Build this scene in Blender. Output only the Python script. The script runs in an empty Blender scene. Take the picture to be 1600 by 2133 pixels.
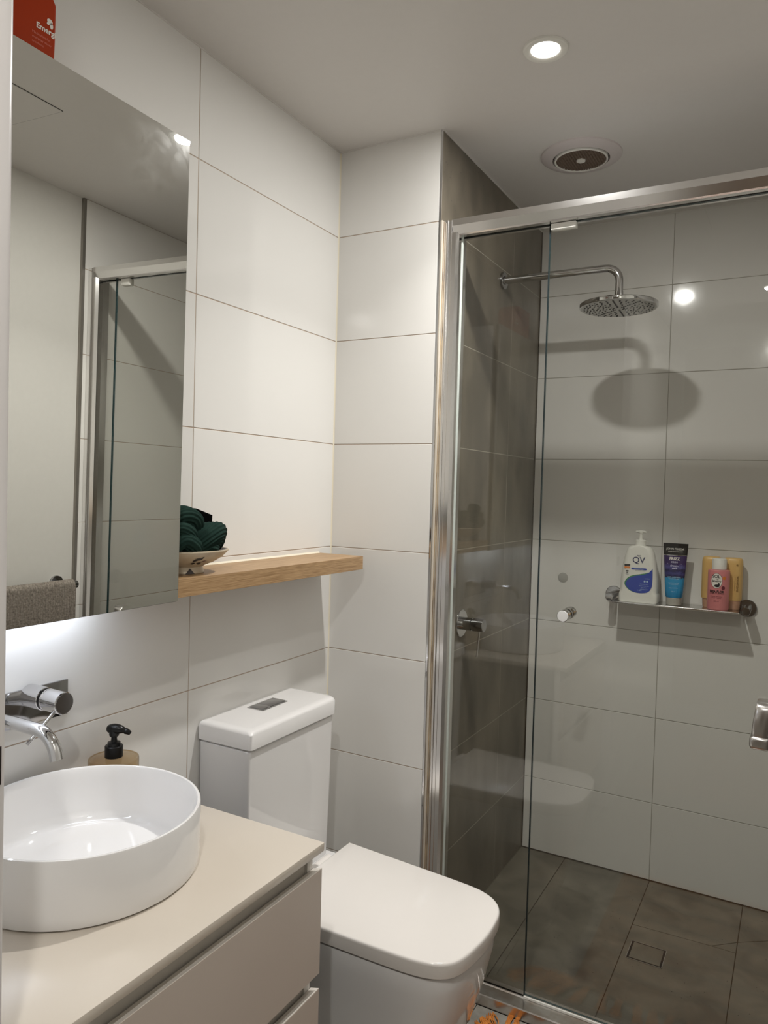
import bpy, bmesh, math, random
from mathutils import Vector, Matrix

# ---------------------------------------------------------------- camera, world, exposure
S = bpy.context.scene
COL = S.collection
cam_data = bpy.data.cameras.new('camera')
cam = bpy.data.objects.new('camera', cam_data)
COL.objects.link(cam)
r_ = Vector((0.8721, 0.4885, 0.0277)).normalized()
d_ = Vector((-0.4877, 0.8725, -0.0311)).normalized()
u_ = r_.cross(d_)
r_ = d_.cross(u_)
M = Matrix.Identity(4)
for i in range(3):
    M[i][0] = r_[i]; M[i][1] = u_[i]; M[i][2] = -d_[i]
M.translation = Vector((1.2046, -1.2169, 1.3736))
cam.matrix_world = M
cam_data.sensor_fit = 'VERTICAL'
cam_data.sensor_height = 36.0
cam_data.lens = 26.19
cam_data.clip_start = 0.02
S.camera = cam

W = bpy.data.worlds.new('world'); S.world = W
W.use_nodes = True
W.node_tree.nodes['Background'].inputs[0].default_value = (1, 0.95, 0.9, 1)
W.node_tree.nodes['Background'].inputs[1].default_value = 0.1
vs = S.view_settings
vs.view_transform = 'Standard'; vs.look = 'None'; vs.gamma = 1.0
vs.use_curve_mapping = False
vs.exposure = 0.0

LAMP_MAIN_W = (7.7, 4.7)  # downlight before the shower screen: wide flood and inner beam, watts
LAMP_REAR_W = (10.0, 0.0)  # second downlight near the doorway
LED_STRENGTH = 30.0     # strip under the mirror cabinet
LAMP_COLOR = (1.0, 0.985, 0.95)

# ---------------------------------------------------------------- key dimensions (metres)
YB = 0.6226    # face of the nib wall behind the toilet
XE = 0.3212    # outer edge of the nib tiles
XN = 0.3262    # dark tiled side wall of the shower
YS = 1.5018    # back wall of the shower
XW = 1.345     # right wall
ZC = 2.3439    # ceiling
ZF = 0.025     # shower floor
YJ = -0.75     # far face of the door frame stub
XJ = 0.5147
YR = -2.7      # rear wall
ROWS = [0.0, 0.3, 0.6, 0.9, 1.2, 1.5, 1.8, 2.1, ZC]

# ---------------------------------------------------------------- materials
def mat(name, color, rough=0.5, metal=0.0, **kw):
    m = bpy.data.materials.new(name); m.use_nodes = True
    p = m.node_tree.nodes['Principled BSDF']
    p.inputs['Base Color'].default_value = (*color, 1)
    p.inputs['Roughness'].default_value = rough
    p.inputs['Metallic'].default_value = metal
    for k, v in kw.items():
        p.inputs[k].default_value = v
    return m

def nodes(m):
    t = m.node_tree
    return t, t.nodes['Principled BSDF'], t.links

def add_noise(m, scale, c1, c2, stretch=(1, 1, 1), detail=6, p0=0.3, p1=0.7, bump=0.0, rough=None, random_amt=0.0, dist=0.0):
    """two-colour noise on object coordinates, optional bump"""
    t, p, L = nodes(m)
    tc = t.nodes.new('ShaderNodeTexCoord')
    mp = t.nodes.new('ShaderNodeMapping'); mp.inputs['Scale'].default_value = stretch
    L.new(tc.outputs['Object'], mp.inputs[0])
    n = t.nodes.new('ShaderNodeTexNoise'); n.inputs['Scale'].default_value = scale; n.inputs['Detail'].default_value = detail
    n.inputs['Distortion'].default_value = dist
    L.new(mp.outputs[0], n.inputs['Vector'])
    cr = t.nodes.new('ShaderNodeValToRGB')
    cr.color_ramp.elements[0].position = p0; cr.color_ramp.elements[0].color = (*c1, 1)
    cr.color_ramp.elements[1].position = p1; cr.color_ramp.elements[1].color = (*c2, 1)
    L.new(n.outputs['Fac'], cr.inputs[0])
    out = cr.outputs[0]
    if random_amt:
        oi = t.nodes.new('ShaderNodeObjectInfo')
        mr = t.nodes.new('ShaderNodeMapRange')
        mr.inputs['To Min'].default_value = 1 - random_amt; mr.inputs['To Max'].default_value = 1 + random_amt
        L.new(oi.outputs['Random'], mr.inputs['Value'])
        mx = t.nodes.new('ShaderNodeMix'); mx.data_type = 'RGBA'; mx.blend_type = 'MULTIPLY'; mx.inputs[0].default_value = 1
        cb = t.nodes.new('ShaderNodeCombineColor')
        for i in range(3): L.new(mr.outputs[0], cb.inputs[i])
        L.new(out, mx.inputs[6]); L.new(cb.outputs[0], mx.inputs[7]); out = mx.outputs[2]
    L.new(out, p.inputs['Base Color'])
    if bump:
        b = t.nodes.new('ShaderNodeBump'); b.inputs['Strength'].default_value = bump; b.inputs['Distance'].default_value = 0.002
        L.new(n.outputs['Fac'], b.inputs['Height']); L.new(b.outputs[0], p.inputs['Normal'])
    return n, out

def mix_specks(m, base_out, scale, size, color, seed=0.0):
    """scattered dark pits over an existing colour"""
    t, p, L = nodes(m)
    tc = t.nodes.new('ShaderNodeTexCoord')
    v = t.nodes.new('ShaderNodeTexVoronoi'); v.inputs['Scale'].default_value = scale
    L.new(tc.outputs['Object'], v.inputs['Vector'])
    cr = t.nodes.new('ShaderNodeValToRGB')
    cr.color_ramp.elements[0].position = size * 0.6; cr.color_ramp.elements[0].color = (1, 1, 1, 1)
    cr.color_ramp.elements[1].position = size; cr.color_ramp.elements[1].color = (0, 0, 0, 1)
    L.new(v.outputs['Distance'], cr.inputs[0])
    mx = t.nodes.new('ShaderNodeMix'); mx.data_type = 'RGBA'
    L.new(cr.outputs[0], mx.inputs[0]); L.new(base_out, mx.inputs[6]); mx.inputs[7].default_value = (*color, 1)
    L.new(mx.outputs[2], p.inputs['Base Color'])

M_TILE = mat('white_gloss_tile', (0.76, 0.745, 0.715), 0.09)
n_, o_ = add_noise(M_TILE, 2.5, (0.755, 0.74, 0.71), (0.77, 0.755, 0.725), random_amt=0.012)
t_, p_, L_ = nodes(M_TILE)
nb = t_.nodes.new('ShaderNodeTexNoise'); nb.inputs['Scale'].default_value = 14; nb.inputs['Detail'].default_value = 2
tcb = t_.nodes.new('ShaderNodeTexCoord'); L_.new(tcb.outputs['Object'], nb.inputs['Vector'])
bb = t_.nodes.new('ShaderNodeBump'); bb.inputs['Strength'].default_value = 0.05; bb.inputs['Distance'].default_value = 0.004
L_.new(nb.outputs['Fac'], bb.inputs['Height']); L_.new(bb.outputs[0], p_.inputs['Normal'])

M_GROUT = mat('beige_grout', (0.46, 0.36, 0.28), 0.8)
M_GROUT_GREY = mat('grey_grout', (0.36, 0.34, 0.29), 0.85)
M_GROUT_PALE = mat('pale_grey_grout', (0.40, 0.37, 0.31), 0.8)
M_GROUT_DARK = mat('dark_floor_grout', (0.06, 0.045, 0.03), 0.9)
M_DARK = mat('dark_stone_tile', (0.12, 0.105, 0.085), 0.42)
n_, o_ = add_noise(M_DARK, 8, (0.125, 0.108, 0.083), (0.235, 0.203, 0.155), stretch=(1, 1, 0.5), detail=12, p0=0.34, p1=0.70, bump=0.25, random_amt=0.05)
mix_specks(M_DARK, o_, 60, 0.10, (0.05, 0.042, 0.035))
M_FLOOR = mat('olive_stone_floor_tile', (0.12, 0.105, 0.075), 0.38)
n_, o_ = add_noise(M_FLOOR, 8.0, (0.13, 0.115, 0.088), (0.235, 0.21, 0.165), detail=9, p0=0.33, p1=0.72, bump=0.12, random_amt=0.06, dist=0.6)
mix_specks(M_FLOOR, o_, 38, 0.075, (0.035, 0.028, 0.022))
def stain(m, c, r, strength):
    t, p, L = nodes(m)
    src = p.inputs['Base Color'].links[0].from_socket
    g = t.nodes.new('ShaderNodeTexCoord')
    n = t.nodes.new('ShaderNodeTexNoise'); n.inputs['Scale'].default_value = 25
    L.new(g.outputs['Object'], n.inputs['Vector'])
    ds = t.nodes.new('ShaderNodeVectorMath'); ds.operation = 'DISTANCE'; ds.inputs[1].default_value = c
    L.new(g.outputs['Object'], ds.inputs[0])
    ad = t.nodes.new('ShaderNodeMath'); ad.operation = 'MULTIPLY_ADD'; ad.inputs[1].default_value = 0.05
    L.new(n.outputs['Fac'], ad.inputs[0]); L.new(ds.outputs['Value'], ad.inputs[2])
    mr = t.nodes.new('ShaderNodeMapRange'); mr.interpolation_type = 'SMOOTHSTEP'
    mr.inputs['From Min'].default_value = r * 0.4; mr.inputs['From Max'].default_value = r * 1.5
    mr.inputs['To Min'].default_value = strength; mr.inputs['To Max'].default_value = 0
    L.new(ad.outputs[0], mr.inputs['Value'])
    mx = t.nodes.new('ShaderNodeMix'); mx.data_type = 'RGBA'
    L.new(mr.outputs[0], mx.inputs[0]); L.new(src, mx.inputs[6]); mx.inputs[7].default_value = (0.05, 0.042, 0.04, 1)
    L.new(mx.outputs[2], p.inputs['Base Color'])
stain(M_FLOOR, (0.722, 0.868, ZF), 0.055, 0.55)
M_FLOOR2 = mat('grey_floor_tile', (0.26, 0.25, 0.22), 0.45)
add_noise(M_FLOOR2, 30, (0.20, 0.19, 0.165), (0.33, 0.31, 0.275), detail=8, bump=0.2)
M_PAINT = mat('white_wall_paint', (0.70, 0.685, 0.645), 0.5)
add_noise(M_PAINT, 60, (0.695, 0.68, 0.64), (0.71, 0.695, 0.655), bump=0.03)
M_HALL = mat('brown_timber_hall_wall', (0.20, 0.135, 0.085), 0.5)
add_noise(M_HALL, 12, (0.17, 0.11, 0.07), (0.24, 0.16, 0.10), stretch=(1, 1, 0.1))
M_CEIL = mat('white_ceiling_paint', (0.70, 0.675, 0.645), 0.45)
add_noise(M_CEIL, 60, (0.695, 0.67, 0.64), (0.705, 0.68, 0.65), bump=0.02)
M_CHROME = mat('chrome', (0.66, 0.66, 0.67), 0.06, 1.0)
M_CHROME_DARK = mat('dark_chrome', (0.42, 0.42, 0.43), 0.09, 1.0)
M_DARKTRIM = mat('dull_pewter_trim', (0.30, 0.28, 0.25), 0.35, 0.8)
M_ALU = mat('bright_silver_aluminium', (0.80, 0.79, 0.78), 0.17, 1.0)
M_ALU_DULL = mat('worn_silver_sill', (0.62, 0.58, 0.54), 0.28, 1.0)
add_noise(M_ALU_DULL, 18, (0.50, 0.42, 0.36), (0.72, 0.70, 0.68), detail=6, p0=0.3, p1=0.6)
M_STEEL = mat('brushed_steel', (0.60, 0.58, 0.56), 0.28, 1.0)
M_MIRROR = mat('mirror_silver', (0.79, 0.79, 0.755), 0.0, 1.0)
M_CERAMIC = mat('white_ceramic', (0.80, 0.785, 0.775), 0.06, **{'Coat Weight': 0.3, 'Coat Roughness': 0.03})
M_SEAT = mat('white_seat_plastic', (0.82, 0.78, 0.74), 0.16)
M_BENCH = mat('cream_benchtop', (0.72, 0.655, 0.575), 0.28)
add_noise(M_BENCH, 9, (0.63, 0.565, 0.485), (0.645, 0.58, 0.50))
M_DRAWER = mat('taupe_white_laminate', (0.56, 0.51, 0.475), 0.42)
add_noise(M_DRAWER, 5, (0.565, 0.49, 0.43), (0.58, 0.505, 0.445))
M_CARCASS = mat('white_carcass_board', (0.70, 0.67, 0.63), 0.45)
M_CHANNEL = mat('grey_finger_channel', (0.60, 0.56, 0.50), 0.45)
M_EDGE = mat('pale_edging', (0.74, 0.69, 0.63), 0.4)
M_GAP = mat('dark_gap', (0.02, 0.018, 0.016), 0.8)
M_SILICONE = mat('cream_silicone', (0.80, 0.74, 0.60), 0.35)
M_SIL_BROWN = mat('yellowed_silicone', (0.56, 0.50, 0.42), 0.5)
M_SIL_STAIN = mat('brown_stained_silicone', (0.24, 0.16, 0.08), 0.6)
add_noise(M_SIL_STAIN, 40, (0.13, 0.08, 0.035), (0.45, 0.33, 0.18), stretch=(1, 1, 0.5), p0=0.35, p1=0.65)
M_BLACK = mat('black_plastic', (0.006, 0.006, 0.006), 0.3, **{'Specular IOR Level': 0.3})
M_BLACKCLOTH = mat('black_fabric', (0.003, 0.003, 0.003), 1.0, **{'Specular IOR Level': 0.0})
M_WHITE_P = mat('white_plastic', (0.78, 0.77, 0.72), 0.3)
M_FRAME = mat('white_gloss_door_frame', (0.66, 0.63, 0.62), 0.28)
M_STRIKE = mat('bronze_strike_plate', (0.05, 0.04, 0.04), 0.4, 0.8)
M_LENS = mat('lit_lamp_lens', (1, 1, 1), 0.5, **{'Emission Color': (1.0, 0.95, 0.88, 1), 'Emission Strength': 6.0})
M_LED = mat('lit_led_strip', (1, 1, 1), 0.5, **{'Emission Color': (0.80, 0.87, 1.0, 1), 'Emission Strength': LED_STRENGTH})
M_VENT_DARK = mat('dusty_brown_mesh', (0.16, 0.115, 0.085), 0.7)
M_VENT_BACK = mat('dark_fan_cavity', (0.025, 0.017, 0.013), 0.8)
M_RED = mat('orange_red_card', (0.38, 0.036, 0.004), 0.6, **{'Specular IOR Level': 0.15})
M_PRINT_W = mat('white_print', (0.80, 0.76, 0.70), 0.5)
M_PRINT_W2 = mat('faded_pink_print', (0.68, 0.20, 0.13), 0.5)
M_PRINT_K = mat('black_print', (0.015, 0.015, 0.02), 0.4)
M_PRINT_NAVY = mat('navy_print', (0.015, 0.02, 0.10), 0.4)
M_PRINT_BLUE = mat('blue_print', (0.012, 0.045, 0.36), 0.35)
M_PRINT_GREEN = mat('green_print', (0.03, 0.22, 0.06), 0.4)
M_PRINT_ORANGE = mat('orange_print', (0.75, 0.22, 0.03), 0.4)
M_PRINT_PALE = mat('pale_blue_print', (0.45, 0.60, 0.75), 0.4)
M_PRINT_LAV = mat('lavender_print', (0.62, 0.60, 0.78), 0.4)
M_PRINT_MAR = mat('maroon_print', (0.16, 0.02, 0.04), 0.4)
M_PRINT_BR = mat('brown_print', (0.30, 0.17, 0.05), 0.4)
M_PINK = mat('pink_bottle_plastic', (0.66, 0.22, 0.23), 0.3)
add_noise(M_PINK, 14, (0.64, 0.21, 0.22), (0.69, 0.25, 0.25))
M_YELLOW = mat('butter_yellow_plastic', (0.72, 0.46, 0.17), 0.35)
M_TAN = mat('tan_pink_cap', (0.48, 0.27, 0.17), 0.35)
M_CLEARCAP = mat('translucent_grey_cap', (0.40, 0.38, 0.34), 0.25)
M_BOTTLE_W = mat('white_bottle_plastic', (0.76, 0.75, 0.70), 0.28)
M_KNOBFACE = mat('white_reflection_face', (0.85, 0.85, 0.85), 0.3, 0.3)  # white colour stands in for the bright reflection on the chrome knob face
M_GREY_DISC = mat('faint_grey_disc', (0.40, 0.39, 0.36), 0.5)

def smear(m):
    t, p, L = nodes(m)
    out = [n for n in t.nodes if n.type == 'OUTPUT_MATERIAL'][0]
    tc = t.nodes.new('ShaderNodeTexCoord')
    n = t.nodes.new('ShaderNodeTexNoise'); n.inputs['Scale'].default_value = 14; n.inputs['Detail'].default_value = 7; n.inputs['Distortion'].default_value = 2.0
    L.new(tc.outputs['Object'], n.inputs['Vector'])
    mr = t.nodes.new('ShaderNodeMapRange'); mr.inputs['From Min'].default_value = 0.42; mr.inputs['From Max'].default_value = 0.66
    mr.inputs['To Min'].default_value = 0.004; mr.inputs['To Max'].default_value = 0.014
    L.new(n.outputs['Fac'], mr.inputs['Value'])
    g = t.nodes.new('ShaderNodeBsdfGlossy'); g.inputs['Roughness'].default_value = 0.22; g.inputs[0].default_value = (0.9, 0.9, 0.88, 1)
    mx = t.nodes.new('ShaderNodeMixShader')
    L.new(mr.outputs[0], mx.inputs[0]); L.new(p.outputs[0], mx.inputs[1]); L.new(g.outputs[0], mx.inputs[2]); L.new(mx.outputs[0], out.inputs['Surface'])
smear(M_MIRROR)

# translucent (thin) glass: straight-through transmission, Schlick reflection on both faces
def thin_glass(name, tint, f0=0.04):
    m = bpy.data.materials.new(name); m.use_nodes = True
    t = m.node_tree; L = t.links
    for n in list(t.nodes): t.nodes.remove(n)
    out = t.nodes.new('ShaderNodeOutputMaterial')
    g = t.nodes.new('ShaderNodeNewGeometry')
    dp = t.nodes.new('ShaderNodeVectorMath'); dp.operation = 'DOT_PRODUCT'
    L.new(g.outputs['Normal'], dp.inputs[0]); L.new(g.outputs['Incoming'], dp.inputs[1])
    ab = t.nodes.new('ShaderNodeMath'); ab.operation = 'ABSOLUTE'; L.new(dp.outputs['Value'], ab.inputs[0])
    om = t.nodes.new('ShaderNodeMath'); om.operation = 'SUBTRACT'; om.inputs[0].default_value = 1; L.new(ab.outputs[0], om.inputs[1])
    pw = t.nodes.new('ShaderNodeMath'); pw.operation = 'POWER'; pw.inputs[1].default_value = 5; L.new(om.outputs[0], pw.inputs[0])
    ma = t.nodes.new('ShaderNodeMath'); ma.operation = 'MULTIPLY_ADD'; ma.inputs[1].default_value = 1 - f0; ma.inputs[2].default_value = f0
    L.new(pw.outputs[0], ma.inputs[0])
    tr = t.nodes.new('ShaderNodeBsdfTransparent'); tr.inputs[0].default_value = (*tint, 1)
    gl = t.nodes.new('ShaderNodeBsdfGlossy'); gl.inputs['Roughness'].default_value = 0.0; gl.inputs[0].default_value = (1, 1, 1, 1)
    mx = t.nodes.new('ShaderNodeMixShader')
    L.new(ma.outputs[0], mx.inputs[0]); L.new(tr.outputs[0], mx.inputs[1]); L.new(gl.outputs[0], mx.inputs[2])
    L.new(mx.outputs[0], out.inputs['Surface'])
    return m
M_GLASS = thin_glass('clear_shower_glass', (0.965, 0.968, 0.952))
M_GLASS_EDGE = mat('green_glass_edge', (0.015, 0.05, 0.055), 0.12)
M_SEALDARK = mat('dark_glass_seal', (0.010, 0.016, 0.018), 0.25)
M_AMBER = thin_glass('smoky_amber_plastic', (0.78, 0.68, 0.53), 0.06)
M_SOAP = mat('brown_soap', (0.36, 0.25, 0.15), 0.2)

# oak: stretched grain along y
M_OAK = mat('oak_veneer', (0.5, 0.33, 0.18), 0.42)
def oak():
    t, p, L = nodes(M_OAK)
    tc = t.nodes.new('ShaderNodeTexCoord')
    mp = t.nodes.new('ShaderNodeMapping'); mp.inputs['Scale'].default_value = (1, 0.022, 1)
    L.new(tc.outputs['Object'], mp.inputs[0])
    n1 = t.nodes.new('ShaderNodeTexNoise'); n1.inputs['Scale'].default_value = 400; n1.inputs['Detail'].default_value = 5; n1.inputs['Distortion'].default_value = 0.15
    n2 = t.nodes.new('ShaderNodeTexNoise'); n2.inputs['Scale'].default_value = 1200; n2.inputs['Detail'].default_value = 3
    L.new(mp.outputs[0], n1.inputs['Vector']); L.new(mp.outputs[0], n2.inputs['Vector'])
    cr = t.nodes.new('ShaderNodeValToRGB')
    e = cr.color_ramp.elements
    e[0].position = 0.32; e[0].color = (0.31, 0.185, 0.085, 1)
    e[1].position = 0.64; e[1].color = (0.50, 0.33, 0.175, 1)
    L.new(n1.outputs['Fac'], cr.inputs[0])
    cr2 = t.nodes.new('ShaderNodeValToRGB')
    cr2.color_ramp.elements[0].position = 0.35; cr2.color_ramp.elements[0].color = (0.72, 0.68, 0.64, 1)
    cr2.color_ramp.elements[1].position = 0.6; cr2.color_ramp.elements[1].color = (1, 1, 1, 1)
    L.new(n2.outputs['Fac'], cr2.inputs[0])
    mx = t.nodes.new('ShaderNodeMix'); mx.data_type = 'RGBA'; mx.blend_type = 'MULTIPLY'; mx.inputs[0].default_value = 1
    L.new(cr.outputs[0], mx.inputs[6]); L.new(cr2.outputs[0], mx.inputs[7]); L.new(mx.outputs[2], p.inputs['Base Color'])
    b = t.nodes.new('ShaderNodeBump'); b.inputs['Strength'].default_value = 0.15; b.inputs['Distance'].default_value = 0.001
    L.new(n2.outputs['Fac'], b.inputs['Height']); L.new(b.outputs[0], p.inputs['Normal'])
oak()

# tube body: printed colour zones by height
M_TUBE = mat('purple_to_cyan_tube_print', (0.1, 0.05, 0.3), 0.22)
def tube_print():
    t, p, L = nodes(M_TUBE)
    tc = t.nodes.new('ShaderNodeTexCoord')
    sp = t.nodes.new('ShaderNodeSeparateXYZ'); L.new(tc.outputs['Object'], sp.inputs[0])
    n = t.nodes.new('ShaderNodeTexNoise'); n.inputs['Scale'].default_value = 55; n.inputs['Detail'].default_value = 3; n.inputs['Distortion'].default_value = 2.5
    L.new(tc.outputs['Object'], n.inputs['Vector'])
    ad = t.nodes.new('ShaderNodeMath'); ad.operation = 'MULTIPLY_ADD'; ad.inputs[1].default_value = 0.022; L.new(n.outputs['Fac'], ad.inputs[0]); L.new(sp.outputs['Z'], ad.inputs[2])
    mr = t.nodes.new('ShaderNodeMapRange'); mr.inputs['From Min'].default_value = 0.0; mr.inputs['From Max'].default_value = 0.21
    L.new(ad.outputs[0], mr.inputs['Value'])
    cr = t.nodes.new('ShaderNodeValToRGB'); e = cr.color_ramp.elements
    e[0].position = 0.0; e[0].color = (0.006, 0.20, 0.46, 1)
    e[1].position = 0.47; e[1].color = (0.02, 0.27, 0.52, 1)
    for pos, c in ((0.50, (0.012, 0.012, 0.06)), (0.56, (0.05, 0.05, 0.2)), (0.60, (0.012, 0.01, 0.06)), (0.66, (0.075, 0.07, 0.24)), (0.71, (0.03, 0.012, 0.09)), (0.95, (0.028, 0.008, 0.085))):
        x = e.new(pos); x.color = (*c, 1)
    L.new(mr.outputs[0], cr.inputs[0]); L.new(cr.outputs[0], p.inputs['Base Color'])
tube_print()

# corduroy / ribbed cloth
M_CORD = mat('dark_green_corduroy', (0.018, 0.06, 0.048), 0.95, **{'Specular IOR Level': 0.1})
add_noise(M_CORD, 40, (0.010, 0.024, 0.019), (0.019, 0.043, 0.034))
M_TOWEL = mat('grey_brown_towelling', (0.22, 0.19, 0.16), 0.95)
add_noise(M_TOWEL, 160, (0.13, 0.11, 0.09), (0.33, 0.29, 0.25), detail=3)
M_BOWL = mat('cream_speckled_stoneware', (0.58, 0.49, 0.36), 0.3)
add_noise(M_BOWL, 22, (0.48, 0.38, 0.26), (0.66, 0.58, 0.45), detail=6)
M_BOWL_IN = mat('dark_bowl_glaze', (0.03, 0.018, 0.014), 0.3)
M_RUG = mat('orange_rug_yarn', (0.62, 0.20, 0.03), 0.95)
add_noise(M_RUG, 45, (0.17, 0.075, 0.03), (0.32, 0.14, 0.055), detail=4)
M_YARN = mat('orange_tassel_yarn', (0.6, 0.2, 0.03), 0.95)
add_noise(M_YARN, 45, (0.40, 0.12, 0.015), (0.75, 0.29, 0.06), detail=4)
M_RUG_DARK = mat('dark_orange_rug_yarn', (0.14, 0.055, 0.025), 0.95)

# ---------------------------------------------------------------- mesh helpers
ORIGIN = {}
def _link(name, me, m, parent, base):
    o = bpy.data.objects.new(name, me); COL.objects.link(o)
    ms = m if isinstance(m, (list, tuple)) else [m]
    for x in ms: me.materials.append(x)
    if parent is not None:
        o.parent = parent
        base = ORIGIN[parent.name]
    if base is not None:
        b = Vector(base)
        me.transform(Matrix.Translation(-b))
        if parent is None: o.location = b
        ORIGIN[o.name] = b
    else:
        ORIGIN[o.name] = Vector((0, 0, 0))
    return o

def obj(name, bm, m, parent=None, base=None, smooth=True, angle=32):
    me = bpy.data.meshes.new(name)
    bmesh.ops.recalc_face_normals(bm, faces=bm.faces[:])
    bm.to_mesh(me); bm.free()
    if smooth:
        me.polygons.foreach_set('use_smooth', [True] * len(me.polygons))
        me.set_sharp_from_angle(angle=math.radians(angle))
    return _link(name, me, m, parent, base)

def thing(name, loc, label, cat, group=None):
    o = bpy.data.objects.new(name, None); COL.objects.link(o)
    o.location = loc; o.empty_display_size = 0.05
    ORIGIN[o.name] = Vector(loc)
    return tag(o, label, cat, group)

def tag(o, label, cat, group=None):
    o['label'] = label; o['category'] = cat
    if group: o['group'] = group
    return o

def struct(o):
    o['kind'] = 'structure'; return o

def BM(): return bmesh.new()

def _merge(bm, tmp):
    me = bpy.data.meshes.new('tmp'); tmp.to_mesh(me); tmp.free(); bm.from_mesh(me); bpy.data.meshes.remove(me)

def box(bm, x0, x1, y0, y1, z0, z1, bev=0.0, seg=2):
    t = bmesh.new()
    bmesh.ops.create_cube(t, size=1)
    for v in t.verts:
        v.co = Vector((x0 + (v.co.x + .5) * (x1 - x0), y0 + (v.co.y + .5) * (y1 - y0), z0 + (v.co.z + .5) * (z1 - z0)))
    if bev: bmesh.ops.bevel(t, geom=t.edges[:], offset=bev, segments=seg, profile=0.5, affect='EDGES')
    _merge(bm, t); return bm

def lathe(bm, prof, c, n=48, axis='z', cap0=True, cap1=True):
    """prof: (radius, height) list; revolve around axis through c"""
    rings = []
    for r, h in prof:
        ring = []
        for i in range(n):
            a = 2 * math.pi * i / n
            p, q = r * math.cos(a), r * math.sin(a)
            co = (p, q, h) if axis == 'z' else ((h, p, q) if axis == 'x' else (q, h, p))
            ring.append(bm.verts.new(Vector(c) + Vector(co)))
        rings.append(ring)
    for a, b in zip(rings, rings[1:]):
        for i in range(n): bm.faces.new((a[i], a[(i + 1) % n], b[(i + 1) % n], b[i]))
    if cap0: bm.faces.new(rings[0][::-1])
    if cap1: bm.faces.new(rings[-1])
    return bm

def loft(bm, rings, cap=True, closed=False):
    rs = [[bm.verts.new(Vector(p)) for p in ring] for ring in rings]
    n = len(rs[0])
    pr = list(zip(rs, rs[1:])) + ([(rs[-1], rs[0])] if closed else [])
    for a, b in pr:
        for i in range(n): bm.faces.new((a[i], a[(i + 1) % n], b[(i + 1) % n], b[i]))
    if cap and not closed: bm.faces.new(rs[0][::-1]); bm.faces.new(rs[-1])
    return bm

def sweep(bm, path, rad, n=16, cap=True, section=None):
    """tube along path (parallel transport); rad number or list; section(i, k) -> radius factor"""
    P = [Vector(p) for p in path]
    T = [(P[min(i + 1, len(P) - 1)] - P[max(i - 1, 0)]).normalized() for i in range(len(P))]
    ref = Vector((0, 0, 1)) if abs(T[0].z) < .9 else Vector((1, 0, 0))
    nrm = (ref - T[0] * ref.dot(T[0])).normalized()
    rings = []
    for i, p in enumerate(P):
        nrm = (nrm - T[i] * nrm.dot(T[i])).normalized()
        bi = T[i].cross(nrm)
        R = rad[i] if isinstance(rad, (list, tuple)) else rad
        rings.append([p + (nrm * math.cos(2 * math.pi * k / n) + bi * math.sin(2 * math.pi * k / n)) * R * (section(i, k) if section else 1) for k in range(n)])
    return loft(bm, rings, cap)

def arc(c, r, a0, a1, n, ax, ay):
    c, ax, ay = Vector(c), Vector(ax), Vector(ay)
    return [c + ax * r * math.cos(a0 + (a1 - a0) * i / n) + ay * r * math.sin(a0 + (a1 - a0) * i / n) for i in range(n + 1)]

def smooth_closed(pts, it=3):
    for _ in range(it):
        q = []
        for i in range(len(pts)):
            a, b = Vector(pts[i]), Vector(pts[(i + 1) % len(pts)])
            q += [a * .75 + b * .25, a * .25 + b * .75]
        pts = q
    return pts

def spline(pts, m=8):
    P = [Vector(p) for p in pts]; out = []
    for i in range(len(P) - 1):
        p0, p1, p2, p3 = P[max(i - 1, 0)], P[i], P[i + 1], P[min(i + 2, len(P) - 1)]
        for k in range(m):
            t = k / m
            out.append(.5 * ((2 * p1) + (p2 - p0) * t + (2 * p0 - 5 * p1 + 4 * p2 - p3) * t * t + (3 * p1 - p0 - 3 * p2 + p3) * t ** 3))
    return out + [P[-1]]

def rrect(cx, cy, w, h, r, n=6):
    """rounded rectangle outline (list of (x, y)), counter-clockwise"""
    out = []
    for sx, sy, a0 in ((1, 1, 0), (-1, 1, 90), (-1, -1, 180), (1, -1, 270)):
        for k in range(n + 1):
            a = math.radians(a0 + 90 * k / n)
            out.append((cx + sx * (w / 2 - r) + r * math.cos(a), cy + sy * (h / 2 - r) + r * math.sin(a)))
    return out

def prism(bm, poly, z0, z1):
    """extruded polygon in xy"""
    return loft(bm, [[(x, y, z0) for x, y in poly], [(x, y, z1) for x, y in poly]])

def text_bm(bm, s, size, place, depth=0.0002, align='CENTER', bold=0.0, sx=1.0):
    """lettering as thin mesh; place(u, v, w) -> world point, u right, v up, w out of the surface"""
    cu = bpy.data.curves.new('txt', 'FONT')
    cu.body = s; cu.size = size; cu.align_x = align; cu.align_y = 'CENTER'; cu.offset = bold; cu.resolution_u = 3
    o = bpy.data.objects.new('txt', cu)
    COL.objects.link(o)
    bpy.context.view_layer.update()
    dg = bpy.context.evaluated_depsgraph_get()
    me = bpy.data.meshes.new_from_object(o.evaluated_get(dg))
    bpy.data.objects.remove(o); bpy.data.curves.remove(cu)
    vs_ = [bm.verts.new(Vector(place(v.co.x * sx, v.co.y, depth))) for v in me.vertices]
    for f in me.polygons:
        try: bm.faces.new([vs_[i] for i in f.vertices])
        except ValueError: pass
    bpy.data.meshes.remove(me)
    return bm

def flat_poly(bm, pts, place, depth=0.0002):
    vs_ = [bm.verts.new(Vector(place(x, y, depth))) for x, y in pts]
    f = bm.faces.new(vs_)
    bmesh.ops.triangulate(bm, faces=[f])
    return bm

def ellipse(cx, cy, a, b, n=32, a0=0, a1=360):
    return [(cx + a * math.cos(math.radians(a0 + (a1 - a0) * i / n)), cy + b * math.sin(math.radians(a0 + (a1 - a0) * i / n))) for i in range(n)]

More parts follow.
